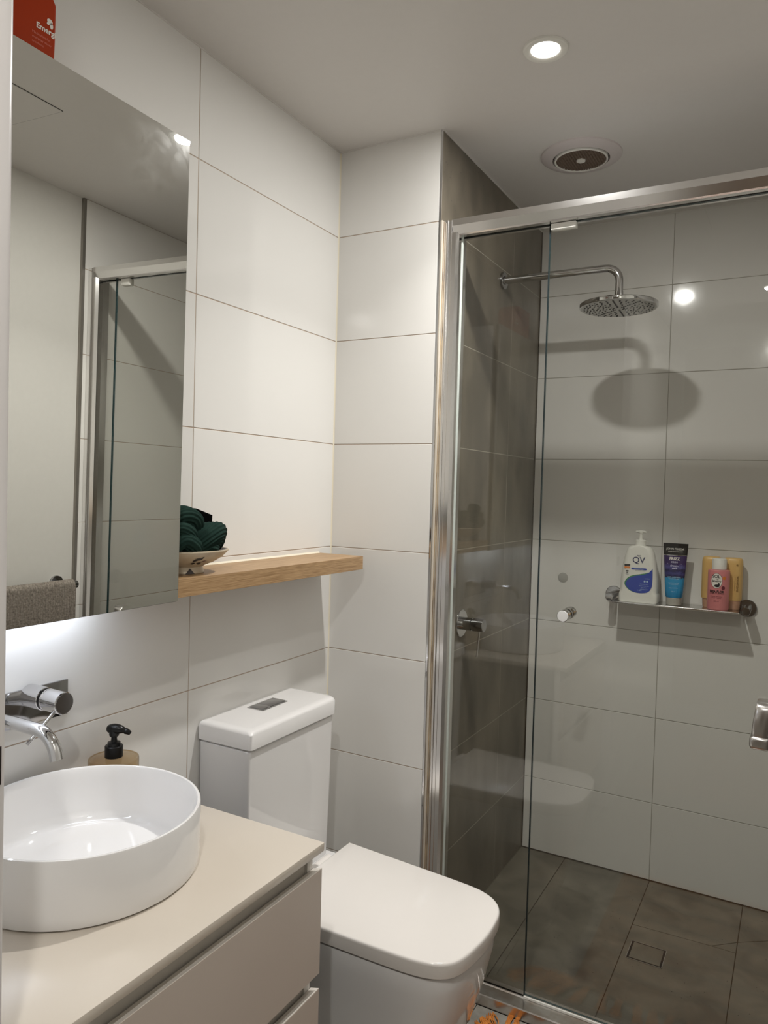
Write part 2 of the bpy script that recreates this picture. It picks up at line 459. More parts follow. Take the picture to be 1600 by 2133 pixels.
# ---------------------------------------------------------------- room structure
J = 0.0011     # half joint
TT = 0.008     # tile thickness
def wall(name, x0, x1, y0, y1, z0, z1, m):
    return struct(obj(name, box(BM(), x0, x1, y0, y1, z0, z1), m, smooth=False))

def tile_x(parent, xf, sgn, y0, y1, z0, z1, m):
    """tile on a plane x = xf, facing sgn"""
    a, b = sorted((xf, xf - sgn * TT))
    return obj('tile', box(BM(), a, b, y0 + J, y1 - J, z0 + J, z1 - J, 0.0006, 1), m, parent, smooth=False)

def tile_y(parent, yf, x0, x1, z0, z1, m):
    return obj('tile', box(BM(), x0 + J, x1 - J, yf, yf + TT, z0 + J, z1 - J, 0.0006, 1), m, parent, smooth=False)

G = 0.0012     # grout set back behind the tile face
wl = wall('wall_left', -0.1, -G, YJ, YB + TT, -0.05, ZC, M_GROUT)
for k in range(8):
    for y0, y1 in ((YJ, -0.5548), (-0.5548, 0.0452), (0.0452, YB)):
        tile_x(wl, 0.0, 1, y0, y1, ROWS[k], ROWS[k + 1], M_TILE)
wn = wall('wall_nib', -0.1, XE - 0.002, YB + G, YB + 0.1, -0.05, ZC, M_GROUT)
for k in range(8):
    tile_y(wn, YB, 0.0005, XE, ROWS[k], ROWS[k + 1], M_TILE)
wd = wall('wall_shower_left', XN - 0.1, XN - 0.0003, YB + 0.1, YS + 0.05, -0.05, ZC, M_GROUT_PALE)
obj('wall_return', box(BM(), XN - 0.0045, XN - 0.0003, YB + 0.001, YB + 0.1, -0.05, ZC), M_GROUT_GREY, wd, smooth=False)
for k in range(8):
    z0 = max(ROWS[k], ZF)
    for y0, y1 in ((YB + 0.003, 1.2071), (1.2071, YS)):
        tile_x(wd, XN, 1, y0, y1, z0, ROWS[k + 1], M_DARK)
wb = wall('wall_shower_back', XN - 0.1, XW + 0.1, YS + G, YS + 0.1, -0.05, ZC, M_GROUT_GREY)
for k in range(8):
    z0 = max(ROWS[k], ZF)
    for x0, x1 in ((XN, 0.7914), (0.7914, XW)):
        tile_y(wb, YS, x0, x1, z0, ROWS[k + 1], M_TILE)
YT = 0.628     # start of the tiling on the right wall
wr = wall('wall_right', XW + 0.010, XW + 0.1, YR - 0.1, YS + 0.1, -0.05, ZC, M_PAINT)
obj('tile_bed', box(BM(), XW + G, XW + 0.0105, YT, YS, 0, ZC), M_GROUT, wr, smooth=False)
for k in range(8):
    for y0, y1 in ((YT, 1.228), (1.228, YS)):
        tile_x(wr, XW, -1, y0, y1, ROWS[k], ROWS[k + 1], M_TILE)
wall('wall_rear', -0.1, XW + 0.1, YR - 0.1, YR, -0.05, ZC, M_HALL)
wall('wall_entry', -0.1, XJ - 0.012, YR, YJ, -0.05, ZC, M_PAINT)
struct(obj('ceiling', box(BM(), -0.1, XW + 0.1, YR - 0.1, YS + 0.1, ZC, ZC + 0.08), M_CEIL, smooth=False))
ceil = bpy.data.objects['ceiling']
# access panel in the ceiling, seen in the mirror
bm = BM(); box(bm, 0.886, 1.30, -0.36, 0.143, ZC - 0.0025, ZC + 0.001, 0.001, 1)
obj('access_panel', bm, M_CEIL, ceil, smooth=False)
bm = BM()
for a in ((0.8845, 0.886, -0.3615, 0.1445), (1.30, 1.3015, -0.3615, 0.1445), (0.886, 1.30, -0.3615, -0.36), (0.886, 1.30, 0.143, 0.1445)):
    box(bm, *a, ZC - 0.0012, ZC + 0.0005)
obj('panel_gap', bm, M_GAP, ceil, smooth=False)

# main floor
fl = struct(obj('floor', box(BM(), -0.1, XW + 0.1, YR - 0.1, 0.632, -0.08, -0.007), M_GROUT_GREY, smooth=False))
for x0, x1 in ((0, 0.2), (0.2, 0.5), (0.5, 0.8), (0.8, 1.1), (1.1, XW)):
    for y0, y1 in ((YR, -1.77), (-1.77, -1.17), (-1.17, -0.57), (-0.57, 0.03), (0.03, 0.63)):
        obj('tile', box(BM(), x0 + J, x1 - J, y0 + J, y1 - J, -0.008, 0.0, 0.0006, 1), M_FLOOR2, fl, smooth=False)
# shower floor
sf = struct(obj('shower_floor', box(BM(), XN - 0.02, XW + 0.02, 0.66, YS + 0.02, -0.08, ZF - 0.0016), M_GROUT_DARK, smooth=False))
def floor_tile(poly):
    c = Vector((sum(p[0] for p in poly) / len(poly), sum(p[1] for p in poly) / len(poly)))
    out = []
    n = len(poly)
    for i in range(n):     # inset by half a joint
        p0, p1, p2 = Vector(poly[i - 1]), Vector(poly[i]), Vector(poly[(i + 1) % n])
        e1, e2 = (p1 - p0).normalized(), (p2 - p1).normalized()
        n1, n2 = Vector((-e1.y, e1.x)), Vector((-e2.y, e2.x))
        b = (n1 + n2); b = b / max(0.3, b.dot(n1))
        out.append(p1 + b * J * 1.15)
    obj('tile', prism(BM(), [(p.x, p.y) for p in out], ZF - 0.006, ZF), M_FLOOR, sf, smooth=False)
YK = 0.70
ca, cb_, cc = 0.4945, 0.7935, 1.089
floor_tile([(XN, YK), (ca, YK), (ca, YS), (XN, YS)])
floor_tile([(ca, YK), (cb_, YK), (cb_, YS), (ca, YS)])
floor_tile([(cb_, YK), (cc, YK), (cc, 1.205), (1.0213, 1.205), (cb_, 1.195)])
floor_tile([(cb_, 1.195), (1.0213, 1.205), (cc, 1.267), (cc, YS), (cb_, YS)])
floor_tile([(1.0213, 1.205), (cc, 1.205), (cc, 1.267)])
floor_tile([(cc, YK), (XW, YK), (XW, 1.455), (cc, 1.267)])
floor_tile([(cc, 1.267), (XW, 1.455), (XW, YS), (cc, YS)])

# trims
def trim(name, bm, m): return struct(obj(name, bm, m, smooth=False))
bm = BM(); box(bm, XE, XN + 0.0005, YB - 0.0005, YB + 0.0025, 0, ZC, 0.0004, 1)
trim('trim_1', bm, M_CHROME)
bm = BM(); box(bm, XW - 0.001, XW + 0.012, YT - 0.012, YT + 0.001, 0, ZC, 0.0005, 1)
trim('trim_2', bm, M_DARKTRIM)
bm = BM()
loft(bm, [[(0.0002, YB - 0.0002, z), (0.0035, YB - 0.0002, z), (0.0013, YB - 0.0013, z), (0.0002, YB - 0.0035, z)] for z in (0, ZC)])
trim('trim_3', bm, M_SILICONE)                                   # silicone bead in the corner
bm = BM()
box(bm, XN, XN + 0.003, YS - 0.004, YS, ZF, ZC); box(bm, XN, XW, YS - 0.0025, YS + 0.001, ZF, ZF + 0.004)
trim('trim_4', bm, M_GROUT_DARK)
bm = BM()                                                        # pale caulk where tiles meet the ceiling
box(bm, 0, 0.003, YJ, YB, ZC - 0.003, ZC); box(bm, 0, XE, YB - 0.003, YB, ZC - 0.003, ZC); box(bm, XN, XN + 0.003, YB, YS, ZC - 0.003, ZC)
box(bm, XN, XW, YS - 0.003, YS, ZC - 0.003, ZC)
trim('trim_5', bm, M_CEIL)

# door frame at the near left with its strike plate
bm = BM()
pl = [(XJ - 0.10, YJ + 0.0005), (XJ - 0.10, YJ - 0.16), (XJ - 0.007, YJ - 0.16), (XJ, YJ - 0.153), (XJ, YJ - 0.012)] + \
     [(XJ - 0.004 + 0.004 * math.cos(a), YJ - 0.012 + 0.012 * math.sin(a)) for a in [math.radians(15 * k) for k in range(1, 7)]]
prism(bm, pl, 0, ZC)
door = struct(obj('door_1', bm, M_FRAME, angle=20))
bm = BM(); box(bm, XJ - 0.003, XJ + 0.0004, YJ - 0.05, YJ - 0.0055, 1.066, 1.105, 0.0003, 1)
obj('strike_plate', bm, M_STRIKE, door, smooth=False)

# ---------------------------------------------------------------- downlights and fan
def downlight(x, y, watts, label):
    t = thing('downlight', (x, y, ZC - 0.006), label, 'downlight')
    obj('trim_ring', lathe(BM(), [(0.049, ZC), (0.048, ZC - 0.004), (0.045, ZC - 0.006), (0.036, ZC - 0.0055), (0.032, ZC - 0.003), (0.032, ZC)], (x, y, 0), 48, cap0=False, cap1=False), M_WHITE_P, t)
    obj('lens', lathe(BM(), [(0.0318, ZC - 0.0005), (0.0318, ZC - 0.0015), (0.02, ZC - 0.0025), (0.004, ZC - 0.003)], (x, y, 0), 40), M_LENS, t)
    for w, beam in zip(watts, (180, 110)):
        if not w: continue
        ld = bpy.data.lights.new('downlight_lamp', 'AREA'); ld.shape = 'DISK'; ld.size = 0.056
        ld.energy = w; ld.color = LAMP_COLOR; ld.spread = math.radians(beam)
        lo = bpy.data.objects.new('downlight_lamp', ld); COL.objects.link(lo)
        lo.parent = t; lo.location = (0, 0, -0.003 - 0.001 * (beam < 150))
    return t
downlight(0.679, 0.389, LAMP_MAIN_W, 'lit round white downlight in the ceiling before the shower screen')
downlight(1.05, -1.25, LAMP_REAR_W, 'second round downlight in the ceiling near the doorway')

FX, FY = 0.6165, 0.935
fan = thing('exhaust_fan', (FX, FY, ZC), 'round ceiling exhaust fan with a dusty brown mesh grille', 'exhaust fan')
obj('outer_ring', lathe(BM(), [(0.113, ZC), (0.1125, ZC - 0.004), (0.108, ZC - 0.007), (0.083, ZC - 0.013), (0.080, ZC - 0.013), (0.079, ZC - 0.002)], (FX, FY, 0), 64, cap0=False, cap1=False), mat('pinkish_white_plastic', (0.62, 0.57, 0.56), 0.4), fan)
obj('inner_ring', lathe(BM(), [(0.0745, ZC - 0.002), (0.0745, ZC - 0.016), (0.0725, ZC - 0.0175), (0.0695, ZC - 0.0165), (0.0695, ZC - 0.006)], (FX, FY, 0), 64, cap0=False, cap1=False), M_WHITE_P, fan)
obj('back_plate', lathe(BM(), [(0.079, ZC - 0.0005), (0.079, ZC - 0.002)], (FX, FY, 0), 48), M_VENT_BACK, fan)
bm = BM()
for i in range(-9, 10):
    q = i * 0.0078
    h = math.sqrt(max(0, 0.0695 ** 2 - q * q))
    if h < 0.004: continue
    box(bm, FX + q - 0.0015, FX + q + 0.0015, FY - h, FY + h, ZC - 0.0145, ZC - 0.0115)
    box(bm, FX - h, FX + h, FY + q - 0.0015, FY + q + 0.0015, ZC - 0.0147, ZC - 0.0117)
obj('grille', bm, M_VENT_DARK, fan, smooth=False)['kind'] = 'stuff'
obj('hub', lathe(BM(), [(0.013, ZC - 0.012), (0.0125, ZC - 0.0175), (0.009, ZC - 0.0195), (0.002, ZC - 0.02)], (FX, FY, 0), 24), M_WHITE_P, fan)

# ---------------------------------------------------------------- mirror cabinet
cab = thing('mirror_cabinet', (0.0, -0.42, 1.142), 'tall wall cabinet with a full mirror door above the basin', 'mirror cabinet')
CZ0, CZ1, CY0, CY1 = 1.144, 2.0228, -0.72, -0.1535
MX = lambda y, z: 0.1666 - 0.0207 * (y + 0.3) + 0.0095 * (z - 1.6)   # mirror plane: the door stands very slightly ajar
bm = BM(); box(bm, 0.0005, 0.138, CY0, CY1 + 0.002, CZ0 + 0.006, CZ1 - 0.004, 0.001, 1)
obj('carcass', bm, M_CARCASS, cab, smooth=False)
md = obj('mirror_door', loft(BM(), [[(MX(CY0, z) - 0.020, CY0, z), (MX(CY1, z) - 0.018, CY1, z), (MX(CY1, z) - 0.0045, CY1, z), (MX(CY0, z) - 0.0045, CY0, z)] for z in (CZ0, CZ1)]), M_GAP, cab, smooth=False)
obj('mirror', loft(BM(), [[(MX(CY0, z) - 0.0044, CY0, z), (MX(CY1, z) - 0.0044, CY1 - 0.001, z), (MX(CY1, z), CY1 - 0.0018, z), (MX(CY0, z), CY0, z)] for z in (CZ0 + 0.0014, CZ1 - 0.0018)]), M_MIRROR, md, smooth=False)
bm = BM(); box(bm, 0.050, 0.062, -0.70, -0.245, CZ0 + 0.002, CZ0 + 0.0062)
obj('led_strip', bm, M_LED, cab, smooth=False)

# orange-red box on top of the cabinet
bm = BM()
BX, BY0, BY1, BZ, BT = 0.132, -0.60, -0.422, CZ1 - 0.004, 2.147
loft(bm, [[(BX - 0.075, y0, z), (BX, y0, z), (BX, y1 - 0.004, z), (BX - 0.003, y1, z), (BX - 0.075, y1, z)] for y0, y1, z in ((BY0, BY1, BZ), (BY0, BY1 + 0.002, BZ + 0.06), (BY0, BY1 + 0.003, BT - 0.014), (BY0, BY1 - 0.002, BT - 0.006), (BY0, BY1 - 0.014, BT + 0.006), (BY0, BY1 - 0.03, BT + 0.014))])
bx = obj('carton', bm, M_RED, base=(BX - 0.04, -0.5, BZ), smooth=False)
tag(bx, 'orange red card carton on top of the mirror cabinet', 'carton')
pb = lambda u, v, w: (BX + 0.0002 + w, -0.456 + u, 2.0845 + v)
bm = BM(); text_bm(bm, 'Emergi', 0.0125, pb, align='LEFT', bold=0.0004)
flat_poly(bm, ellipse(0.024, 0.017, 0.005, 0.004, 14), pb); flat_poly(bm, ellipse(0.027, 0.011, 0.003, 0.005, 12), pb); flat_poly(bm, ellipse(0.021, 0.012, 0.0025, 0.002, 10), pb)
obj('white_print', bm, M_PRINT_W, bx, smooth=False)
bm = BM()
for i, s in enumerate(('Medical kit for', 'everyday minor', 'accidents')):
    text_bm(bm, s, 0.0055, lambda u, v, w, i=i: (BX + 0.0002 + w, -0.463 + u, 2.071 - i * 0.007 + v), align='LEFT')
obj('faded_print', bm, M_PRINT_W2, bx, smooth=False)

# ---------------------------------------------------------------- oak shelf, bowl and what lies in it
SZ0, SZ1 = 1.1482, 1.1848
bm = BM(); box(bm, 0.0008, 0.1475, -0.150, 0.5625, SZ0, SZ1, 0.0006, 1)
shelf = obj('floating_shelf', bm, M_OAK, base=(0.07, 0.2, SZ0), smooth=False)
tag(shelf, 'oak veneer floating shelf above the toilet cistern', 'shelf')
bm = BM(); loft(bm, [[(0.0004, y, SZ1), (0.0045, y, SZ1), (0.0004, y, SZ1 + 0.004)] for y in (-0.138, 0.56)])
obj('silicone_bead', bm, M_SILICONE, shelf, smooth=False)

BC = Vector((0.083, -0.0485, SZ1 + 0.0003))
bowl = thing('bowl', BC, 'cream oval stoneware bowl with painted leaves on the oak shelf', 'bowl')
def oval(a, b, z, n=48, notch=0.0):
    out = []
    for i in range(n):
        t = 2 * math.pi * i / n
        out.append(BC + Vector((b * math.cos(t), a * math.sin(t), z)))
    return out
bm = BM()
prof = [(0.036, 0.026, 0.0), (0.037, 0.027, 0.002), (0.034, 0.024, 0.014), (0.039, 0.029, 0.017), (0.059, 0.044, 0.0235), (0.079, 0.060, 0.034), (0.0915, 0.070, 0.0455), (0.0945, 0.0725, 0.048), (0.0945, 0.0725, 0.0502), (0.0925, 0.0705, 0.051), (0.090, 0.068, 0.0497)]
loft(bm, [oval(a, b, z) for a, b, z in prof], cap=False)
f_ = bm.verts; bm.verts.ensure_lookup_table(); bm.faces.new([bm.verts[i] for i in range(48)][::-1])
obj('bowl_body', bm, M_BOWL, bowl, angle=40)
bm = BM()
loft(bm, [oval(a, b, z) for a, b, z in [(0.090, 0.068, 0.0496), (0.078, 0.059, 0.039), (0.058, 0.043, 0.0285), (0.02, 0.015, 0.023)]], cap=False)
bm.verts.ensure_lookup_table(); bm.faces.new([bm.verts[144 + i] for i in range(48)])
obj('inner_glaze', bm, M_BOWL_IN, bowl)
# dark triangular notches in the foot and its dark underside
bm = BM()
def foot_pt(t, z, off=0.0006):
    k = z / 0.014
    a, b = 0.0368 - 0.003 * k + off, 0.0268 - 0.003 * k + off
    return BC + Vector((b * math.cos(t), a * math.sin(t), z))
for c in (-0.55, 1.6, -2.6):
    rows = []
    for k in range(7):
        z = 0.0005 + 0.0115 * k / 6
        hw = 0.30 * (1 - k / 6.3)
        rows.append([foot_pt(c - hw, z, 0.0008), foot_pt(c, z, 0.0012), foot_pt(c + hw, z, 0.0008)])
    bm = BM()
    for a, b in zip(rows, rows[1:]):
        va = [bm.verts.new(p) for p in a]; vb = [bm.verts.new(p) for p in b]
        for i in range(2): bm.faces.new((va[i], va[i + 1], vb[i + 1], vb[i]))
    obj('foot_notch', bm, M_BOWL_IN, bowl, smooth=False)
# painted leaf and twig on the near side
def side_pt(t, z):
    pr_ = [(q[0], q[1], q[2]) for q in prof[3:8]]
    for p0, p1 in zip(pr_, pr_[1:]):
        if p0[2] <= z <= p1[2]:
            k = (z - p0[2]) / (p1[2] - p0[2])
            a, b = p0[0] + (p1[0] - p0[0]) * k + 0.0007, p0[1] + (p1[1] - p0[1]) * k + 0.0007
            return BC + Vector((b * math.cos(t), a * math.sin(t), z - 0.0004))
    return BC + Vector((prof[7][1] * math.cos(t), prof[7][0] * math.sin(t), z))
def paint(bm, c, z, lt, lz, rot=0.0, n=14):
    pts = []
    for i in range(n):
        a = 2 * math.pi * i / n
        u, v = lt * math.cos(a) * (1 - 0.25 * abs(math.sin(a))), lz * math.sin(a)
        pts.append(side_pt(c + u * math.cos(rot) - v * math.sin(rot) * 9, z + u * math.sin(rot) * 0.11 + v * math.cos(rot)))
    cv = bm.verts.new(side_pt(c, z)); vs2 = [bm.verts.new(p) for p in pts]
    for i in range(n): bm.faces.new((cv, vs2[i], vs2[(i + 1) % n]))
bm = BM()
paint(bm, -0.44, 0.033, 0.12, 0.0028, 0.25); paint(bm, -0.30, 0.0355, 0.07, 0.002, 0.5)
paint(bm, -0.28, 0.024, 0.11, 0.0022, -0.1); paint(bm, -0.52, 0.025, 0.08, 0.0022, 0.1); paint(bm, 0.40, 0.0295, 0.05, 0.0008, 0.2); paint(bm, 0.70, 0.034, 0.05, 0.0009, 0.6)
obj('painted_leaves', bm, M_PRINT_K, bowl, smooth=False)
bm = BM(); paint(bm, -0.20, 0.028, 0.16, 0.0006, 0.05); paint(bm, -0.17, 0.0295, 0.07, 0.0005, 0.3)
obj('painted_twigs', bm, M_PRINT_MAR, bowl, smooth=False)

# dark green corduroy cloth bundled in the bowl: ribbed rolls
cl = thing('corduroy_scrunchie', BC + Vector((0, 0, 0.03)), 'dark green corduroy cloth bundle lying in the cream bowl', 'scrunchie')
def roll(path, r0, ribs, seed, taper=0.55):
    P = spline(path, 9)
    n = ribs * 6
    rnd = random.Random(seed); ph = rnd.random() * 6
    rad = []
    for i in range(len(P)):
        s = i / (len(P) - 1)
        rad.append(r0 * (taper + (1 - taper) * math.sin(math.pi * min(max(s, 0.04), 0.96)) ** 0.6))
    def sec(i, k):
        return 1 + 0.055 * math.cos(2 * math.pi * k * ribs / n) + 0.10 * math.sin(3 * 2 * math.pi * k / n + ph + i * 0.13)
    return sweep(BM(), [BC + Vector(p) for p in P], rad, n, section=sec)
rolls = [
    ([(0.030, -0.022, 0.054), (0.044, -0.008, 0.072), (0.044, 0.022, 0.084), (0.026, 0.048, 0.074), (0.012, 0.050, 0.054)], 0.027, 22, 1),
    ([(0.046, -0.028, 0.046), (0.048, -0.006, 0.062), (0.044, 0.018, 0.058), (0.028, 0.036, 0.052)], 0.018, 16, 2),
    ([(0.030, -0.080, 0.056), (0.040, -0.060, 0.074), (0.046, -0.040, 0.064), (0.045, -0.024, 0.048)], 0.020, 16, 3),
    ([(0.000, -0.066, 0.084), (0.020, -0.050, 0.116), (0.030, -0.028, 0.114), (0.024, -0.012, 0.086)], 0.024, 18, 4),
    ([(0.020, -0.084, 0.086), (0.038, -0.066, 0.096), (0.044, -0.048, 0.088), (0.040, -0.030, 0.076)], 0.015, 13, 5),
    ([(-0.020, -0.054, 0.056), (0.000, -0.020, 0.081), (0.000, 0.014, 0.081), (-0.005, 0.036, 0.058)], 0.028, 22, 6)]
for p, r0, ribs, sd in rolls:
    obj('fold', roll(p, r0, ribs, sd), M_CORD, cl, angle=60)
# black fabric item standing behind it
bm = BM()
pts = [(-0.03, 0.054), (0.005, 0.114), (0.034, 0.136), (0.084, 0.121), (0.082, 0.108), (0.095, 0.087), (0.076, 0.060), (0.05, 0.054)]
loft(bm, [[BC + Vector((-0.030, y, z)) for y, z in pts], [BC + Vector((-0.008 - 0.10 * max(0, z - 0.08), y * 0.99, z - 0.001)) for y, z in pts]])
bk = obj('fabric_pouch', bm, M_BLACKCLOTH, base=BC + Vector((-0.03, 0, 0.04)), smooth=False)
tag(bk, 'black angular fabric pouch behind the green cloth in the bowl', 'pouch')

# ---------------------------------------------------------------- vanity, basin, tap, soap
VT = 0.7365
VX, VY0, VY1 = 0.4825, -0.742, -0.110
van = thing('vanity_unit', (0.24, -0.42, 0.12), 'wall hung vanity with two handleless taupe drawers', 'vanity')
bm = BM(); box(bm, 0.002, 0.438, VY0 + 0.004, VY1 - 0.003, 0.20, VT - 0.017)
obj('carcass', bm, M_CARCASS, van, smooth=False)
bm = BM(); box(bm, 0.002, 0.4595, VY1 - 0.019, VY1 - 0.003, 0.20, VT - 0.0158)
obj('side_panel', bm, M_CARCASS, van, smooth=False)
bm = BM(); box(bm, 0.438, 0.4545, VY0 + 0.01, VY1 - 0.0195, 0.655, VT - 0.0158)
obj('finger_channel', bm, M_CHANNEL, van, smooth=False)
bm = BM(); box(bm, 0.438, 0.4545, VY0 + 0.01, VY1 - 0.0195, 0.44, 0.51)
obj('finger_channel', bm, M_CHANNEL, van, smooth=False)
for z0, z1 in ((0.4955, 0.6885), (0.205, 0.4676)):
    bm = BM(); box(bm, 0.4605, 0.4788, VY0 + 0.006, VY1, z0, z1, 0.0008, 1)
    # bevel the top edge back to the finger gap
    for v in bm.verts:
        if v.co.z > z1 - 0.003 and v.co.x < 0.463: v.co.z -= 0.006
    dr = obj('drawer', bm, M_DRAWER, van, smooth=False)
    bm = BM(); loft(bm, [[(0.4608, y, z1 - 0.0062), (0.4785, y, z1 - 0.0006), (0.4785, y, z1 + 0.0004), (0.4608, y, z1 - 0.005)] for y in (VY0 + 0.007, VY1 - 0.0006)])
    obj('top_edging', bm, M_EDGE, dr, smooth=False)
bm = BM(); box(bm, 0.001, VX, VY0, VY1, VT - 0.0155, VT, 0.0012, 2)
bench = obj('benchtop', bm, M_BENCH, base=(0.24, -0.42, VT - 0.0155))
tag(bench, 'cream stone benchtop slab lying on the vanity', 'benchtop')
CX, CY, CR, CH = 0.2015, -0.397, 0.1835, 0.1045
bz = VT + 0.0003
basin = obj('wash_basin', lathe(BM(), [(CR - 0.012, 0), (CR - 0.006, 0.0006), (CR - 0.0022, 0.0035), (CR - 0.0005, 0.009), (CR, 0.02), (CR, CH - 0.0035), (CR - 0.0008, CH - 0.001), (CR - 0.0028, CH), (CR - 0.0052, CH - 0.0009), (CR - 0.0068, CH - 0.0035),
    (CR - 0.009, CH - 0.02), (CR - 0.0145, CH - 0.05), (CR - 0.021, CH - 0.076), (CR - 0.026, CH - 0.088), (CR - 0.033, CH - 0.0935), (CR - 0.040, CH - 0.0945), (0.09, CH - 0.0955), (0.024, CH - 0.0965)], (CX, CY, bz), 96), M_CERAMIC, base=(CX, CY, bz))
tag(basin, 'round white ceramic vessel basin sitting on the benchtop', 'basin')
obj('drain_plug', lathe(BM(), [(0.025, CH - 0.0966), (0.024, CH - 0.0945), (0.002, CH - 0.0942)], (CX, CY, bz), 24), M_CERAMIC, basin)

tap = thing('wall_mixer_tap', (0.0, -0.40, 0.965), 'chrome wall mixer tap with a curved spout above the basin', 'tap')
bm = BM(); box(bm, 0.0003, 0.0055, -0.50, -0.281, 0.9305, 0.9965, 0.0008, 2)
obj('wall_plate', bm, M_CHROME_DARK, tap)  # darker chrome puts the plate's dark reflection into its colour
MY, MZ = -0.3605, 0.984
obj('mixer_body', lathe(BM(), [(0.0205, 0.005), (0.0205, 0.048), (0.0195, 0.049)], (0, MY, MZ), 40, 'x'), M_CHROME, tap)
obj('groove_ring', lathe(BM(), [(0.0172, 0.0485), (0.0172, 0.0545)], (0, MY, MZ), 40, 'x'), M_BLACK, tap)
kn = obj('knob', lathe(BM(), [(0.0188, 0.0545), (0.0195, 0.0555), (0.0195, 0.058), (0.0188, 0.0586), (0.0195, 0.0592), (0.0195, 0.097), (0.0185, 0.0982), (0.0175, 0.0982)], (0, MY, MZ), 40, 'x'), M_CHROME, tap)
obj('knob_face', lathe(BM(), [(0.0176, 0.0981), (0.0174, 0.0988)], (0, MY, MZ), 40, 'x'), M_CHROME_DARK, kn)
obj('pin_lever', sweep(BM(), [(0.083, MY - 0.008, MZ - 0.015), (0.083, MY - 0.060, MZ - 0.058)], 0.0032, 12), M_CHROME, tap)
SYY, SZZ = -0.440, 0.9655
path = [(0.005, SYY, SZZ), (0.08, SYY, SZZ + 0.001)] + arc((0.139, SYY, SZZ - 0.044), 0.045, math.pi / 2, 0.18, 10, (1, 0, 0), (0, 0, 1)) + [(0.1845, SYY, SZZ - 0.0395)]
obj('spout', sweep(BM(), path, 0.0105, 24), M_CHROME, tap)
obj('spout_collar', lathe(BM(), [(0.016, 0.005), (0.016, 0.009), (0.0145, 0.010)], (0, SYY, SZZ), 32, 'x'), M_CHROME, tap)

SX, SY = 0.056, -0.214
soap = thing('soap_dispenser', (SX, SY, VT), 'amber pump soap bottle with black pump behind the basin', 'soap dispenser')
obj('bottle', lathe(BM(), [(0.045, VT + 0.0003), (0.0475, VT + 0.004), (0.0475, VT + 0.097), (0.0468, VT + 0.099), (0.045, VT + 0.0995), (0.043, VT + 0.0985), (0.038, VT + 0.0995), (0.016, VT + 0.1025), (0.015, VT + 0.109)], (SX, SY, 0), 48, cap1=False), M_AMBER, soap)
obj('soap_fill', lathe(BM(), [(0.044, VT + 0.003), (0.0455, VT + 0.006), (0.0455, VT + 0.060), (0.044, VT + 0.062)], (SX, SY, 0), 40), M_SOAP, soap)
bm = BM()
lathe(bm, [(0.0172, VT + 0.102), (0.0172, VT + 0.1225), (0.016, VT + 0.124), (0.0125, VT + 0.1245), (0.012, VT + 0.130), (0.0065, VT + 0.1315), (0.0055, VT + 0.136), (0.0055, VT + 0.148)], (SX, SY, 0), 32)
pc = obj('pump_collar', bm, M_BLACK, soap)
bm = BM()
nz = [Vector((SX, SY, 0)) + Vector(p) for p in ((-0.012, -0.003, VT + 0.1545), (0.0, 0.0, VT + 0.156), (0.012, 0.006, VT + 0.155), (0.020, 0.013, VT + 0.151), (0.0245, 0.018, VT + 0.1465))]
sweep(bm, spline(nz, 5), [0.004 + 0.006 * math.sin(math.pi * min(1, (i + 3) / 17)) if i < 14 else 0.0062 - 0.0004 * (i - 14) for i in range(21)], 16)
lathe(bm, [(0.0085, VT + 0.142), (0.0095, VT + 0.145), (0.0098, VT + 0.155), (0.006, VT + 0.160)], (SX, SY, 0), 24)
obj('pump_head', bm, M_BLACK, soap)

# ---------------------------------------------------------------- toilet
tl = thing('toilet', (0.30, 0.245, 0.0), 'white close coupled toilet with closed square lid', 'toilet')
def D_out(z, xs=1.0, ys=1.0, x0=0.205):
    """toilet plan outline, straight back and rounded front"""
    P = [(x0, 0.077), (0.35, 0.078), (0.50, 0.080), (0.570, 0.084), (0.612, 0.094), (0.640, 0.114), (0.655, 0.145), (0.663, 0.19), (0.6675, 0.24), (0.6655, 0.29), (0.659, 0.335), (0.640, 0.369), (0.608, 0.392), (0.555, 0.4055), (0.40, 0.419), (x0, 0.434)]
    Q = P[:1]
    body = P[1:-1]
    sm = [Vector((p[0], p[1], 0)) for p in spline([(a, b, 0) for a, b in P], 5)]
    return [(x0 + (p.x - x0) * xs, 0.245 + (p.y - 0.245) * ys, z) for p in sm]
# pan: skirted body, lofted
bm = BM()
secs = [(0.002, 0.835, 0.74, 0.03), (0.02, 0.835, 0.74, 0.03), (0.10, 0.865, 0.80, 0.03), (0.20, 0.912, 0.875, 0.03), (0.30, 0.958, 0.94, 0.03), (0.37, 0.982, 0.98, 0.03), (0.400, 0.98, 0.985, 0.03), (0.407, 0.972, 0.975, 0.03)]
rings = []
for z, xs, ys, x0 in secs:
    base_ = D_out(z, 1, ys, 0.205)
    ring = [((p[0] - 0.03) * xs + 0.03 if p[0] > 0.21 else p[0], p[1], z) for p in base_]
    ring = [(0.012, ring[0][1], z)] + ring + [(0.012, ring[-1][1], z)]
    rings.append(ring)
loft(bm, rings)
obj('pan', bm, M_CERAMIC, tl, angle=45)
bm = BM(); loft(bm, [[(0.20 + (x - 0.20) * 0.975, 0.245 + (y - 0.245) * 0.97, z) for x, y, _ in D_out(0)] for z in (0.4065, 0.4115)])
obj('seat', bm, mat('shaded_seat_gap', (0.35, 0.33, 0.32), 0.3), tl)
bm = BM()
def lid_ring(z, k): return [(0.205 + (x - 0.205) * (1 - 0.55 * k) if x > 0.21 else x + k * 0.2, 0.245 + (y - 0.245) * (1 - 1.4 * k), z) for x, y, _ in D_out(0)]
